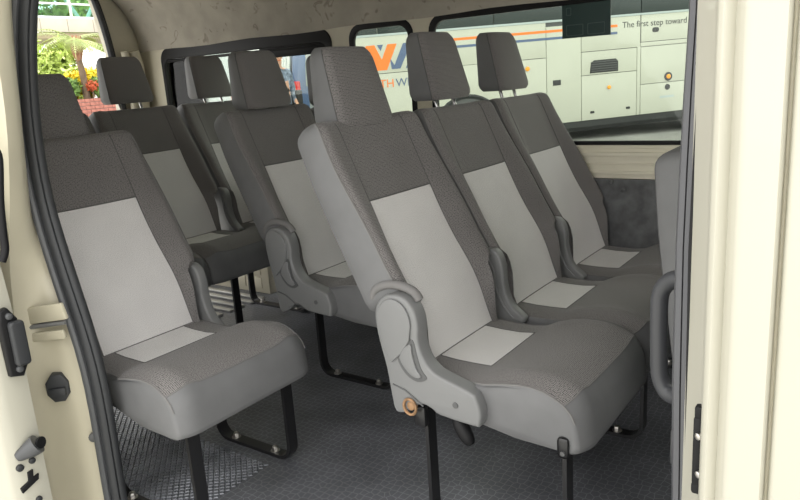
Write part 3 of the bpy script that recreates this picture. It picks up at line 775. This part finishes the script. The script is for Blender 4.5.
# ------------------------------------------------------------------ sticker on the wide window
st = empty('window_sticker', (-.105, YF+.003, 1.216), 0, 'dark rectangular sticker on the wide side window', 'sticker')
box('sticker_sheet', (0, 0, 0), (.180, .003, .118), 'sticker', st)
for x0, x1, z0, z1 in ((-.075, -.055, .020, .048), (-.075, -.010, -.052, -.012), (.005, .070, -.052, -.012)):
    plate('sticker_mark', rrect(x0, x1, z0, z1, .004), [rrect(x0+.003, x1-.003, z0+.003, z1-.003, .003)], -.0030, -.0016, 'sticker_mark', st)

# ------------------------------------------------------------------ coach outside the far windows
TILT = .022
bus = empty('coach_bus', (BQ.x, BQ.y, -.10), 0, 'white coach with orange and blue stripes parked beyond the side windows', 'bus')
bus.rotation_euler = Matrix((BE, BN, Vector((0, 0, 1)))).transposed().to_euler()
# local: x along side (s), y away from us, z above the local road (world z + .10 - tilt*s)
def BZ(s, z): return z + .10 - TILT*(s+.4)
def bsl(s): return TILT*(s+.4)
BM = Matrix.Identity(4); BM[2][0] = TILT; BM[2][3] = TILT*.4     # climbing with the road
S0, S1 = -4.40, 7.2
def bpl(name, outer, lo, hi, m, bevel=0.0, holes=(), parent=bus):
    return plate(name, [(a, b+.10) for a, b in outer], [[(a, b+.10) for a, b in h] for h in holes], lo, hi, m, parent, 'y', bevel, frame=BM)
def rc(a, b, c, d): return [(a, c), (b, c), (b, d), (a, d)]
ARCH = (-2.24, .22, .56)
def arch_cut(x0, x1, z0, z1, ax):
    """rectangle with a wheel-arch bite"""
    P = [(x0, z1), (x0, z0)]
    for i in range(17):
        a = math.pi - math.pi*i/16; P.append((ax+.56*math.cos(a), z0+.56*math.sin(a)))
    return P+[(x1, z0), (x1, z1)]
core = bpl('body', [(S0+.02, .30), (S1, .30), (S1, 3.05), (S0+.02, 3.05)], .03, 2.45, 'white_paint', .02)
# side panels, with real gaps between them
PAN = [(S0, -2.90, .20, 1.18), (-.975, -.415, .20, 1.64), (-.405, .520, .885, 1.225), (-.405, .520, .20, .875), (-.405, .575, 1.235, 1.70),
       (.530, .585, .20, 1.235), (.595, 1.75, .20, .655), (.595, 1.75, .665, 1.225), (.595, 2.2, 1.305, 1.70), (.585, 2.2, 1.235, 1.295), (1.76, 3.2, .20, 1.225), (3.21, 4.6, .20, 1.225), (4.61, S1, .20, 1.225), (2.21, S1, 1.235, 1.70), (S0, -2.90, 1.19, 1.70), (-2.89, -.985, 1.20, 1.70), (-1.57, -.985, .20, 1.19)]
for a, b, c, d in PAN:
    bpl('side_hatch', rc(a-.001, b+.001, c-.001, d+.001), .0, .03, 'hatch_paint', .003)
bpl('side_hatch', arch_cut(-2.891, -1.573, .204, 1.194, ARCH[0]), .0, .03, 'hatch_paint', .003)
bpl('seam_backing', rc(S0+.01, S1-.01, .24, 1.72), .020, .034, 'rubber_light')
bpl('underside', rc(S0+.1, S1-.1, .02, .24), .25, 2.2, 'bus_black')
bpl('skirt_gap_shade', rc(S0, -2.82, .10, .20), .02, .06, 'bus_black'); bpl('skirt_gap_shade', rc(-1.66, S1, .10, .20), .02, .06, 'bus_black')  # black strips paint the shadow in the gap below the skirt
# window band
for a, b in ((S0+.02, -3.55), (-3.54, -1.80), (-1.79, -.02), (-.01, .585), (.595, 2.3), (2.31, 4.1), (4.11, S1-.02)):
    bpl('window_pane', rc(a, b, 1.735, 2.75), .0, .03, 'bus_glass', .004)
bpl('window_rail', rc(S0, S1, 1.702, 1.733), -.006, .03, 'grey_paint', .003)
bpl('roof_edge', rc(S0, S1, 2.755, 3.05), .0, .03, 'white_paint', .004)
# wheel
def cyl_y(name, s, z, r, y0, y1, m, parent, seg=28, hole=None):
    P = [(s+r*math.cos(2*math.pi*i/seg), z+r*math.sin(2*math.pi*i/seg)) for i in range(seg)]
    return bpl(name, P, y0, y1, m, .0 if y1-y0 < .01 else min(.004, (y1-y0)/3), parent=parent)
for ws in (ARCH[0], 5.4):
    wz = .24
    tyre = cyl_y('tyre', ws, wz, .44, .06, .34, 'bus_black', bus); cyl_y('hub', ws, wz, .27, .05, .09, 'grey_paint', tyre)
    if ws < 0:
        V2, F2 = [], []; tubeg([(ws+.55*math.cos(a), .02, .20+.10+.55*math.sin(a)+bsl(ws)) for a in [math.pi*i/16 for i in range(17)]], .035, V2, F2, 8); mesh('arch_lip', V2, F2, 'bus_black', bus)
        P = [(ws+.53*math.cos(a), .204+.53*math.sin(a)) for a in [math.pi*i/16 for i in range(17)]]; bpl('arch_well', P, .20, .40, 'bus_black')
# stripes
for nm, zc, mt in (('orange_stripe', 1.575, 'orange'), ('blue_stripe', 1.470, 'navy')):
    bpl(nm, rc(-2.75, .19, zc-.018, zc+.018), -.002, .001, mt)
# fittings
gP = [(-.27, .905), (.205, .905), (.205, 1.05), (.165, 1.095), (-.20, 1.095), (-.25, 1.06)]
gr_ = bpl('vent_grille', gP, -.006, .004, 'bus_black', .002)
for i in range(5): bpl('grille_slat', rc(-.25, .19, .925+i*.034, .938+i*.034), -.012, -.004, 'rubber_light', .002, parent=gr_)
bpl('flap', rc(-.88, -.75, .775, .855), -.006, .004, 'rubber', .003)
def lamp(s, z, r, ring):
    if ring: cyl_y('lamp_base', s, z, r*1.9, -.010, .002, 'bus_black', bus, 20)
    b = BM @ Vector((s, -.008, z+.10)); discm('side_lamp', b, (0, -1, 0), r, .012, 'amber', bus, 14, dome=.01)
lamp(-1.29, 1.06, .034, False); lamp(.05, .67, .030, False); lamp(1.07, .745, .036, True); lamp(-3.18, .58, .036, False)
cyl_y('fuel_cap', 1.06, .585, .045, -.008, .002, 'bus_black', bus, 18)
for s, z in ((-.23, .315), (.38, .325)): bpl('hatch_pull', rrect(s-.035, s+.035, z-.018, z+.018, .01), -.006, .002, 'bus_black', .002)
bpl('reading_lamp', rrect(.78, .89, 1.435, 1.505, .03), -.010, .002, 'bus_black', .003)
bpl('side_label', rc(.93, 1.18, .42, .455), -.0008, .0008, 'grey_paint')
bpl('small_flap', rrect(-3.80, -3.52, .60, .76, .02), -.003, .002, 'white_paint', .001)
# lettering and emblem
TF = lambda s, z: BM @ Matrix(((1, 0, 0, s), (0, 0, -1, -.003), (0, 1, 0, z+.10), (0, 0, 0, 1)))
text('lettering', 'The first step toward', .128, 'print_black', bus, TF(.27, 1.535), .001)
text('lettering', 'TH', .165, 'orange', bus, TF(-3.565, .985), .001)
text('lettering', 'WE', .165, 'navy', bus, TF(-3.325, .985), .001)
LG = [('orange', [(-3.86, 1.36), (-3.72, 1.585), (-3.60, 1.585), (-3.44, 1.23), (-3.60, 1.23), (-3.665, 1.40), (-3.75, 1.36)]),
      ('orange', [(-3.60, 1.23), (-3.44, 1.23), (-3.275, 1.585), (-3.41, 1.585), (-3.53, 1.33)]),
      ('navy', [(-3.565, 1.585), (-3.475, 1.585), (-3.515, 1.50)]),
      ('navy', [(-3.385, 1.385), (-3.325, 1.29), (-3.18, 1.585), (-3.06, 1.585), (-3.24, 1.235), (-3.37, 1.235)]),
      ('navy', [(-3.06, 1.585), (-2.92, 1.585), (-2.80, 1.235), (-2.93, 1.235)]),
      ('navy', [(-3.16, 1.235), (-3.08, 1.235), (-3.10, 1.36)])]
for k, (mt, P) in enumerate(LG): bpl('emblem', P, -.003-.0006*k, .001, mt)
# angled dashes near the coach's end
for i in range(4):
    z = 1.10+i*.10; bpl('slash_mark', [(-4.36, z), (-4.24, z+.07), (-4.24, z+.10), (-4.36, z+.03)], -.003, .001, 'print_black')

# ------------------------------------------------------------------ other things beyond the rear side window
def road(s, d): p = BQ+BE*s+BN*d; return Vector((p.x, p.y, ground_z(p.x, p.y)))
BR = bus.rotation_euler.copy()
def loft_car(name, L, secs, m, parent):
    """secs: (x, half width, z low, z shoulder, half width top, z top)"""
    V, Fc = [], []
    for x, w0, z0, zs_, w1, z1 in secs:
        V += [(x, -w0*.96, z0), (x, -w0, lerp(z0, zs_, .5)), (x, -w0*.985, zs_), (x, -w1, z1-.05), (x, -w1*.9, z1), (x, w1*.9, z1), (x, w1, z1-.05), (x, w0*.985, zs_), (x, w0, lerp(z0, zs_, .5)), (x, w0*.96, z0)]
    n = 10
    for i in range(len(secs)-1):
        for k in range(n): Fc.append((i*n+k, i*n+(k+1) % n, (i+1)*n+(k+1) % n, (i+1)*n+k))
    Fc += [tuple(range(n)), tuple((len(secs)-1)*n+k for k in range(n))]
    return mesh(name, V, Fc, m, parent, sharp=32)
def parked_van(loc, rz, paint, label, lens):
    t = empty('parked_van', loc, rz, label, 'van')
    b = loft_car('body', 4.6, [(-2.3, .80, .45, .95, .70, 1.75), (-2.22, .88, .30, 1.0, .78, 1.92), (-1.0, .90, .28, 1.02, .80, 1.97), (.9, .90, .28, 1.02, .80, 1.95), (1.55, .90, .28, 1.02, .74, 1.55), (2.1, .87, .30, .95, .70, 1.05), (2.3, .78, .42, .80, .62, .92)], paint, t)
    for s in (-1, 1):
        for x0, x1 in ((-2.05, -1.0), (-.92, .05), (.13, 1.0)):
            V = [(x0, s*.895, 1.06), (x1, s*.895, 1.06), (x1-.05, s*.822, 1.70), (x0+.03, s*.822, 1.70), (x0, s*.915, 1.06), (x1, s*.915, 1.06), (x1-.05, s*.842, 1.70), (x0+.03, s*.842, 1.70)]
            mesh('side_glass', V, [(0, 1, 2, 3), (4, 5, 6, 7), (0, 1, 5, 4), (1, 2, 6, 5), (2, 3, 7, 6), (3, 0, 4, 7)], 'car_glass', t, smooth=False)
        for x in (-1.45, 1.45):
            V, Fc = [], []; tubeg([(x, s*.70, .32), (x, s*.91, .32)], .32, V, Fc, 24); w_ = mesh('wheel', V, Fc, 'bus_black', t)
            V, Fc = [], []; tubeg([(x, s*.90, .32), (x, s*.925, .32)], .19, V, Fc, 20); mesh('hub', V, Fc, 'grey_paint', w_)
        box('tail_lamp', (-2.26, s*.79, 1.02), (.12, .14, .36), lens, t, .02)
    V = [(-2.32, -.62, 1.10), (-2.32, .62, 1.10), (-2.27, .58, 1.68), (-2.27, -.58, 1.68)]; V += [(x-.02, y, z) for x, y, z in V]
    mesh('rear_glass', V, [(0, 1, 2, 3), (4, 5, 6, 7), (0, 1, 5, 4), (1, 2, 6, 5), (2, 3, 7, 6), (3, 0, 4, 7)], 'car_glass', t, smooth=False)
    box('bumper', (-2.30, 0, .48), (.16, 1.6, .20), paint, t, .03)
    return t
p = road(-6.40, 2.9); parked_van(p, PSI+math.pi/2, 'grey_paint', 'pale grey van parked beyond the rear side window', 'red_lens')
def busray(u, v, d):
    r = RX*((u-400)/F_PX) + UY*((250-v)/F_PX) + FW; t_ = (BQ+BN*d-CAM).dot(BN)/r.dot(BN); return (CAM+r*t_-BQ).dot(BE)
p = road(busray(297, 90, 3.3)+.79, 5.6); parked_van(p, PSI+math.pi/2, 'blue_paint', 'blue van with red tail lamp parked behind the white coach', 'red_lens')
# person standing by the coach's end
def person(loc, rz):
    t = empty('person', loc, rz, 'person in a patterned top with a black shoulder bag standing by the coach', 'person')
    J = {'pel': (0, 0, .92), 'wai': (0, 0, 1.05), 'che': (0, 0, 1.24), 'nek': (0, 0, 1.40), 'hd0': (.01, 0, 1.47), 'hd1': (.012, 0, 1.56), 'hd2': (.005, 0, 1.63),
         'sl': (0, .15, 1.34), 'el': (.0, .20, 1.09), 'wl': (.10, .19, .90), 'sr': (0, -.15, 1.34), 'er': (.02, -.20, 1.10), 'wr': (.20, -.13, 1.16),
         'hl': (0, .09, .88), 'kl': (.02, .095, .48), 'al': (-.01, .10, .08), 'tl': (.13, .11, .03), 'hr': (0, -.09, .88), 'kr': (.03, -.095, .48), 'ar': (.0, -.10, .08), 'tr': (.14, -.11, .03)}
    Rd = {'pel': (.13, .15), 'wai': (.11, .14), 'che': (.12, .17), 'nek': (.055, .055), 'hd0': (.075, .065), 'hd1': (.095, .078), 'hd2': (.07, .06), 'sl': (.06, .06), 'el': (.042, .042), 'wl': (.03, .03), 'sr': (.06, .06), 'er': (.042, .042), 'wr': (.03, .03),
          'hl': (.085, .085), 'kl': (.06, .06), 'al': (.042, .042), 'tl': (.035, .04), 'hr': (.085, .085), 'kr': (.06, .06), 'ar': (.042, .042), 'tr': (.035, .04)}
    E = [('pel', 'wai'), ('wai', 'che'), ('che', 'nek'), ('nek', 'hd0'), ('hd0', 'hd1'), ('hd1', 'hd2'), ('che', 'sl'), ('sl', 'el'), ('el', 'wl'), ('che', 'sr'), ('sr', 'er'), ('er', 'wr'), ('pel', 'hl'), ('hl', 'kl'), ('kl', 'al'), ('al', 'tl'), ('pel', 'hr'), ('hr', 'kr'), ('kr', 'ar'), ('ar', 'tr')]
    for s, wr_ in (('l', 'wl'), ('r', 'wr')):       # palm and five fingers
        a = Vector(J[wr_]); d = Vector((.35, 0, -.9)) if s == 'l' else Vector((.8, .3, .5)); d.normalize(); sd_ = Vector((0, 1, 0)) if s == 'l' else Vector((-.4, .1, .6)); sd_.normalize()
        J['p'+s] = tuple(a+d*.06); Rd['p'+s] = (.026, .034); E.append((wr_, 'p'+s))
        for k in range(5):
            ln = (.055, .075, .082, .075, .058)[k]; off = (k-2)*.017
            b0 = a+d*(.02 if k == 0 else .07)+sd_*off*1.3; b1 = b0+d*ln+sd_*off*(.9 if k == 0 else .2)
            J[f'f{s}{k}'] = tuple(b0); J[f'g{s}{k}'] = tuple(b1); Rd[f'f{s}{k}'] = (.009, .009); Rd[f'g{s}{k}'] = (.007, .007); E += [('p'+s, f'f{s}{k}'), (f'f{s}{k}', f'g{s}{k}')]
    ks = list(J); me = bpy.data.meshes.new('body'); me.from_pydata([J[k] for k in ks], [(ks.index(a), ks.index(b)) for a, b in E], [])
    ob = bpy.data.objects.new('body', me); col.objects.link(ob)
    md = ob.modifiers.new('skin', 'SKIN'); sk = me.skin_vertices[0].data
    for i, k in enumerate(ks): sk[i].radius = Rd[k]; sk[i].use_root = (k == 'pel')
    ob.modifiers.new('sub', 'SUBSURF').levels = 2
    dg = bpy.context.evaluated_depsgraph_get(); me2 = bpy.data.meshes.new_from_object(ob.evaluated_get(dg)); bpy.data.objects.remove(ob)
    me2.materials.clear()
    for nm in ('skin', 'shirt', 'trousers', 'cloth_black'): me2.materials.append(MATS[nm])
    for f in me2.polygons:
        c = f.center; f.use_smooth = True
        f.material_index = 2 if c.z < .95 and abs(c.y) < .17 and c.x < .12 else (1 if .95 <= c.z < 1.385 and abs(c.y) < .215 and c.x < .08 else 0)
        if c.z < .09: f.material_index = 3
    ob = bpy.data.objects.new('body', me2); col.objects.link(ob); ob.parent = t
    # hair, face, bag
    V, Fc = [], []; n = 14
    for i in range(7):
        ph = math.pi*.58*i/6
        for k in range(n): a = 2*math.pi*k/n; V.append((-.012+.102*math.sin(ph)*math.cos(a), .088*math.sin(ph)*math.sin(a), 1.565+.105*math.cos(ph)))
    for i in range(6):
        for k in range(n): Fc.append((i*n+k, i*n+(k+1) % n, (i+1)*n+(k+1) % n, (i+1)*n+k))
    Fc = [f for f in Fc if not (V[f[2]][0] > .05 and V[f[2]][2] < 1.60)]
    mesh('hair', V, Fc, 'hair', t)
    for s in (-1, 1):
        discm('eye', (.095, s*.030, 1.555), (1, 0, 0), .009, .004, 'hair', t, 10); box('ear', (.0, s*.080, 1.545), (.03, .016, .055), 'skin', t, .006)
    box('nose', (.105, 0, 1.53), (.03, .022, .04), 'skin', t, .008); box('mouth', (.098, 0, 1.493), (.010, .045, .010), 'flower_red', t, .003)
    tube('bag_strap', smooth_curve([(.09, .10, 1.10), (.12, -.02, 1.25), (.05, -.12, 1.41), (-.08, -.08, 1.36), (-.13, .10, 1.10)], 4), .012, 'cloth_black', t, 8)
    box('bag', (-.02, .24, 1.0), (.26, .09, .22), 'cloth_black', t, .03)
pp = hit(287.5, 55, 'y', 5.6); 
p0 = road(-5.04, -.75); person((p0.x, p0.y, p0.z), PSI-1.2)

# ------------------------------------------------------------------ greenery, footbridge and planter behind the open tailgate
def leaves(name, n, rx, ry, rz, size, m, parent, loc, shell=.55):
    V, Fc = [], []
    for _ in range(n):
        while True:
            p = Vector((random.uniform(-1, 1), random.uniform(-1, 1), random.uniform(-1, 1)))
            if shell < p.length < 1: break
        lump = 1+.18*math.sin(p.x*7+p.y*5)*math.cos(p.z*6)
        c = Vector((p.x*rx*lump, p.y*ry*lump, p.z*rz*lump))
        a = Vector((random.gauss(0, 1), random.gauss(0, 1), random.gauss(0, 1))).normalized(); b = a.cross(p).normalized() if a.cross(p).length > .01 else Vector((1, 0, 0))
        s = size*random.uniform(.6, 1.3); k = len(V)
        V += [c-a*s, c+b*s*.45, c+a*s, c-b*s*.45]; Fc.append((k, k+1, k+2, k+3))
    return mesh(name, V, Fc, m, parent, smooth=False, recalc=False, loc=loc)
def shrub(loc, r, h, m, label, cat, n=1800, size=.10, group=None):
    t = empty('leafy_shrub', loc, 0, label, cat, group)
    leaves('foliage', n, r, r, h/2, size, m, t, (0, 0, h*.60), .35)
    V, Fc = [], []
    for k in range(5):
        a = k*1.256; tubeg([(0, 0, 0), (.3*r*math.cos(a), .3*r*math.sin(a), h*.35), (.55*r*math.cos(a), .55*r*math.sin(a), h*.7)], [.03, .022, .01], V, Fc, 6)
    mesh('stems', V, Fc, 'trunk', t)
    return t
XG = -14.0
def gp(u, v, x=XG): return hit(u, v, 'x', x)
# brick planter with separate bricks on the visible stretch
zt = gp(100, 98).z; y0, y1 = 4.4, 11.6; gz = ground_z(XG, 8)
pl = empty('brick_planter', (XG, (y0+y1)/2, gz), 0, 'low red brick planter wall beyond the open tailgate', 'planter')
box('wall_core', (-.45, 0, (zt-gz-.03)/2), (.90, y1-y0, zt-gz-.03), 'mortar', pl)
box('soil', (-.45, 0, zt-gz-.02), (.7, y1-y0-.2, .06), 'soil', pl)
V, Fc = [], []; boxg((0, 0, 0), (.06, .205, .068), V, Fc); bme = bpy.data.meshes.new('brick'); bme.from_pydata([tuple(v) for v in V], [], Fc); bme.materials.append(MATS['brick'])
row = 0; z = zt-gz-.034
while row < 6:
    y = 6.3-(y0+y1)/2 + (row % 2)*.11
    while y < 9.6-(y0+y1)/2:
        o = bpy.data.objects.new('brick', bme); col.objects.link(o); o.parent = pl; o.location = (.012+random.uniform(-.004, .004), y, z); y += .215
    z -= .078; row += 1
# shrubs and flowers in and behind the planter
k = 0
YB = ['yellow flowering bush just beside the palm trunk', 'yellow flowering bush behind the red flower clump', 'yellow flowering bush at the foot of the white umbrella']
LB = ['lime green bush behind the brick planter, under the footbridge', 'broad lime bush left of the palm trunk', 'tall lime bush beside the palm', 'dark green low bush at the foot of the palm', 'green low bush between palm and planter end']
for (u, v, xx, r, h, m, n) in ((34, 42, -19.6, .6, 1.9, 'leaf_lime', 3000), (56, 40, -16.4, .45, 2.0, 'leaf_lime', 3000), (70, 66, -15.5, .34, 1.2, 'leaf_lime', 1800), (71, 92, -14.22, .20, .42, 'leaf_green', 700), (98, 92, -14.22, .20, .42, 'leaf_green', 700)):
    c = gp(u, v, xx); base = c.z-h*.55; gb = zt+.012 if xx > -14.9 else ground_z(xx, c.y)
    hh = (gp(u, v, xx).z-gb)/1.12
    shrub((c.x, c.y, gb), r, hh if xx < -14.9 else h, m, LB[k], 'shrub', n, .10 if h > 1 else .06); k += 1
for j, (u, v, hw) in enumerate(((74, 83, .30), (89, 81, .30), (104, 79, .30))):
    c = gp(u, v, -14.62); t = shrub((c.x, c.y, zt+.012), hw, (c.z-zt)/.66, 'flower_yellow', YB[j], 'shrub', 1300, .06, 'yellow flowering bushes in the planter')
c = gp(92, 86, -14.12); t = empty('red_flower_clump', (c.x, c.y, zt+.012), 0, 'small clump of red flowers among the yellow bushes', 'flowers'); leaves('petals', 160, .13, .13, .12, .05, 'flower_red', t, (0, 0, c.z-zt), .2); tube('stems', [(0, 0, 0), (0, 0, c.z-zt)], .02, 'trunk', t)
# palm tree
b0, b1 = gp(88.5, 112, -14.25), gp(76, 46, -14.25)
t = empty('palm_tree', (b0.x, b0.y, zt+.012), 0, 'palm tree with shaggy brown trunk top behind the planter', 'tree')
L = b0-b0; top = Vector((0, b1.y-b0.y, b1.z-zt-.012)); bot = Vector((0, gp(87, 98, -14.25).y-b0.y, 0))
tp = smooth_curve([bot, bot.lerp(top, .4)+Vector((0, .02, 0)), bot.lerp(top, .75), top], 6)
tube('trunk', tp, [lerp(.075, .06, i/(len(tp)-1)) for i in range(len(tp))], 'trunk', t, 12)
V, Fc = [], []
for i in range(60):
    q = random.uniform(.72, 1.02); a = random.uniform(0, 6.28); p = bot.lerp(top, q); d = Vector((math.cos(a), math.sin(a), .9)).normalized(); r0 = .07
    tubeg([p+Vector((d.x, d.y, 0))*r0*.8, p+Vector((d.x, d.y, 0))*r0*1.6+Vector((0, 0, .12)), p+Vector((d.x, d.y, 0))*(r0*1.6+.06)+Vector((0, 0, .24))], [.03, .022, .006], V, Fc, 5)
mesh('leaf_bases', V, Fc, 'palm_fibre', t)
V0, F0 = [], []
for i in range(15):                                        # one frond outline, bent, with leaflets; each frond its own part
    V, Fc = [], []; a = i*2.399; el = random.uniform(.0, .75); ln = random.uniform(1.0, 1.5)
    pts = []
    for s in range(11):
        q = s/10; r_ = ln*q; z = ln*(math.sin(el)*q - .62*q*q); pts.append(top+Vector((math.cos(a)*r_*math.cos(el*.6), math.sin(a)*r_*math.cos(el*.6), z+.12)))
    tubeg(pts, [lerp(.016, .004, s/10) for s in range(11)], V, Fc, 5)
    sdv = Vector((-math.sin(a), math.cos(a), 0))
    for s in range(1, 11):
        for h in (0, .5):
            p = pts[s-1].lerp(pts[s], h); tdir = (pts[s]-pts[s-1]).normalized(); w_ = .34*math.sin(math.pi*min(1, (s+h)/11+.12))**.6
            for sg in (-1, 1):
                e = p + sdv*sg*w_*.8 + tdir*w_*.5 - Vector((0, 0, w_*.35)); k = len(V); V += [p-tdir*.012, p.lerp(e, .5)+Vector((0, 0, .01)), e, p+tdir*.015]; Fc.append((k, k+1, k+2, k+3))
    mesh('frond', V, Fc, 'leaf_palm', t, recalc=False, smooth=False)
# white market umbrella behind the palm
c = gp(92, 60, -18); ub = ground_z(-18, c.y)
t = empty('market_umbrella', (c.x, c.y, ub), 0, 'white canvas umbrella standing behind the palm tree', 'umbrella')
apex = gp(99, 46, -18).z-ub; rim = gp(99, 66, -18).z-ub; R_ = 1.0
tube('pole', [(0, 0, 0), (0, 0, apex)], .03, 'white_rail', t)
V = [(0, 0, apex)]; Fc = []
for i in range(8): a = i*math.pi/4; V += [(R_*math.cos(a), R_*math.sin(a), rim)]
for i in range(8): a = i*math.pi/4; V += [(R_*math.cos(a), R_*math.sin(a), rim-.16)]
for i in range(8): Fc += [(0, 1+i, 1+(i+1) % 8), (1+i, 9+i, 9+(i+1) % 8, 1+(i+1) % 8)]
mesh('canopy', V, Fc, 'canvas', t, smooth=False, recalc=False)
for i in range(8):
    a = i*math.pi/4; tube('rib', [(0, 0, apex-.02), (R_*math.cos(a)*.98, R_*math.sin(a)*.98, rim-.02)], .012, 'white_rail', t, 6)
# footbridge
XB = -22.0
def bz(v, u=70): return hit(u, v, 'x', XB).z
z_bot, z_soff, z_deck, z_r2 = bz(39), bz(33), bz(19), bz(4.5)
fb = empty('footbridge', (XB, 11, ground_z(XB, 11)), 0, 'concrete footbridge with white rails and green glass crossing behind the garden', 'footbridge')
FBL = Vector(fb.location)
def fbp(o): o.parent = fb; o.location = Vector(o.location)-FBL; return o
def fbox(name, c, s, m, b=0): return fbp(box(name, c, s, m, None, b))
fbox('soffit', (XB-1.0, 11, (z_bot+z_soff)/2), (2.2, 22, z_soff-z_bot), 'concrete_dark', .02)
for i in range(24):
    fbox('fascia_panel', (XB+.16, .55+i*.92, (z_soff+z_deck)/2), (.10, .905, z_deck-z_soff-.02), 'concrete', .01)
fbox('deck', (XB-1.0, 11, z_deck-.12), (2.2, 22, .20), 'concrete')
fbox('rail', (XB+.1, 11, z_deck+.03), (.10, 22, .07), 'white_rail', .01); fbox('rail', (XB+.1, 11, z_r2), (.08, 22, .06), 'white_rail', .01); fbox('rail', (XB+.1, 11, z_r2+1.0), (.08, 22, .06), 'white_rail', .01)
for i in range(17):
    y = .5+i*1.31
    fbox('rail_post', (XB+.1, y, (z_deck+z_r2+1)/2), (.06, .06, z_r2+1-z_deck), 'white_rail')
    fbox('glass_panel', (XB+.02, y+.655, (z_deck+z_r2+1.0)/2), (.02, 1.22, z_r2+1-z_deck-.1), 'rail_glass')
for i in range(8):
    y = 1+i*2.6; a, b = Vector((XB-2.0, y, z_deck)), Vector((XB-2.0, y+1.3, z_r2+1.6)); fbp(tube('truss_brace', [a, b], .07, 'teal_steel', seg=8)); fbp(tube('truss_brace', [b, b+Vector((0, 1.3, z_deck-z_r2-1.6))], .07, 'teal_steel', seg=8))
fbox('truss_chord', (XB-2.0, 11, z_r2+1.6), (.16, 22, .16), 'teal_steel'); 
for y in (2.0, 20.0): fbp(tube('pier', [(XB-1, y, ground_z(XB, y)), (XB-1, y, z_bot)], .35, 'concrete', seg=20))
# trees behind the footbridge
for i, (y, r, h, m) in enumerate(((4.0, 2.2, 7.5, 'leaf_green'), (9.0, 2.4, 8.0, 'leaf_green'), (14.0, 2.3, 7.6, 'leaf_lime'))):
    t = empty('broadleaf_tree', (-28, y+3, ground_z(-28, y)), 0, ['dark leafy tree behind the footbridge, seen through its glass', 'large leafy tree rising behind the middle of the footbridge', 'lighter leafy tree behind the far end of the footbridge'][i], 'tree')
    leaves('foliage', 2600, r, r, h*.33, .22, m, t, (0, 0, h*.62), .4); tube('trunk', [(0, 0, 0), (.05, .1, h*.3), (0, 0, h*.6)], [.2, .16, .10], 'trunk', t, 10)
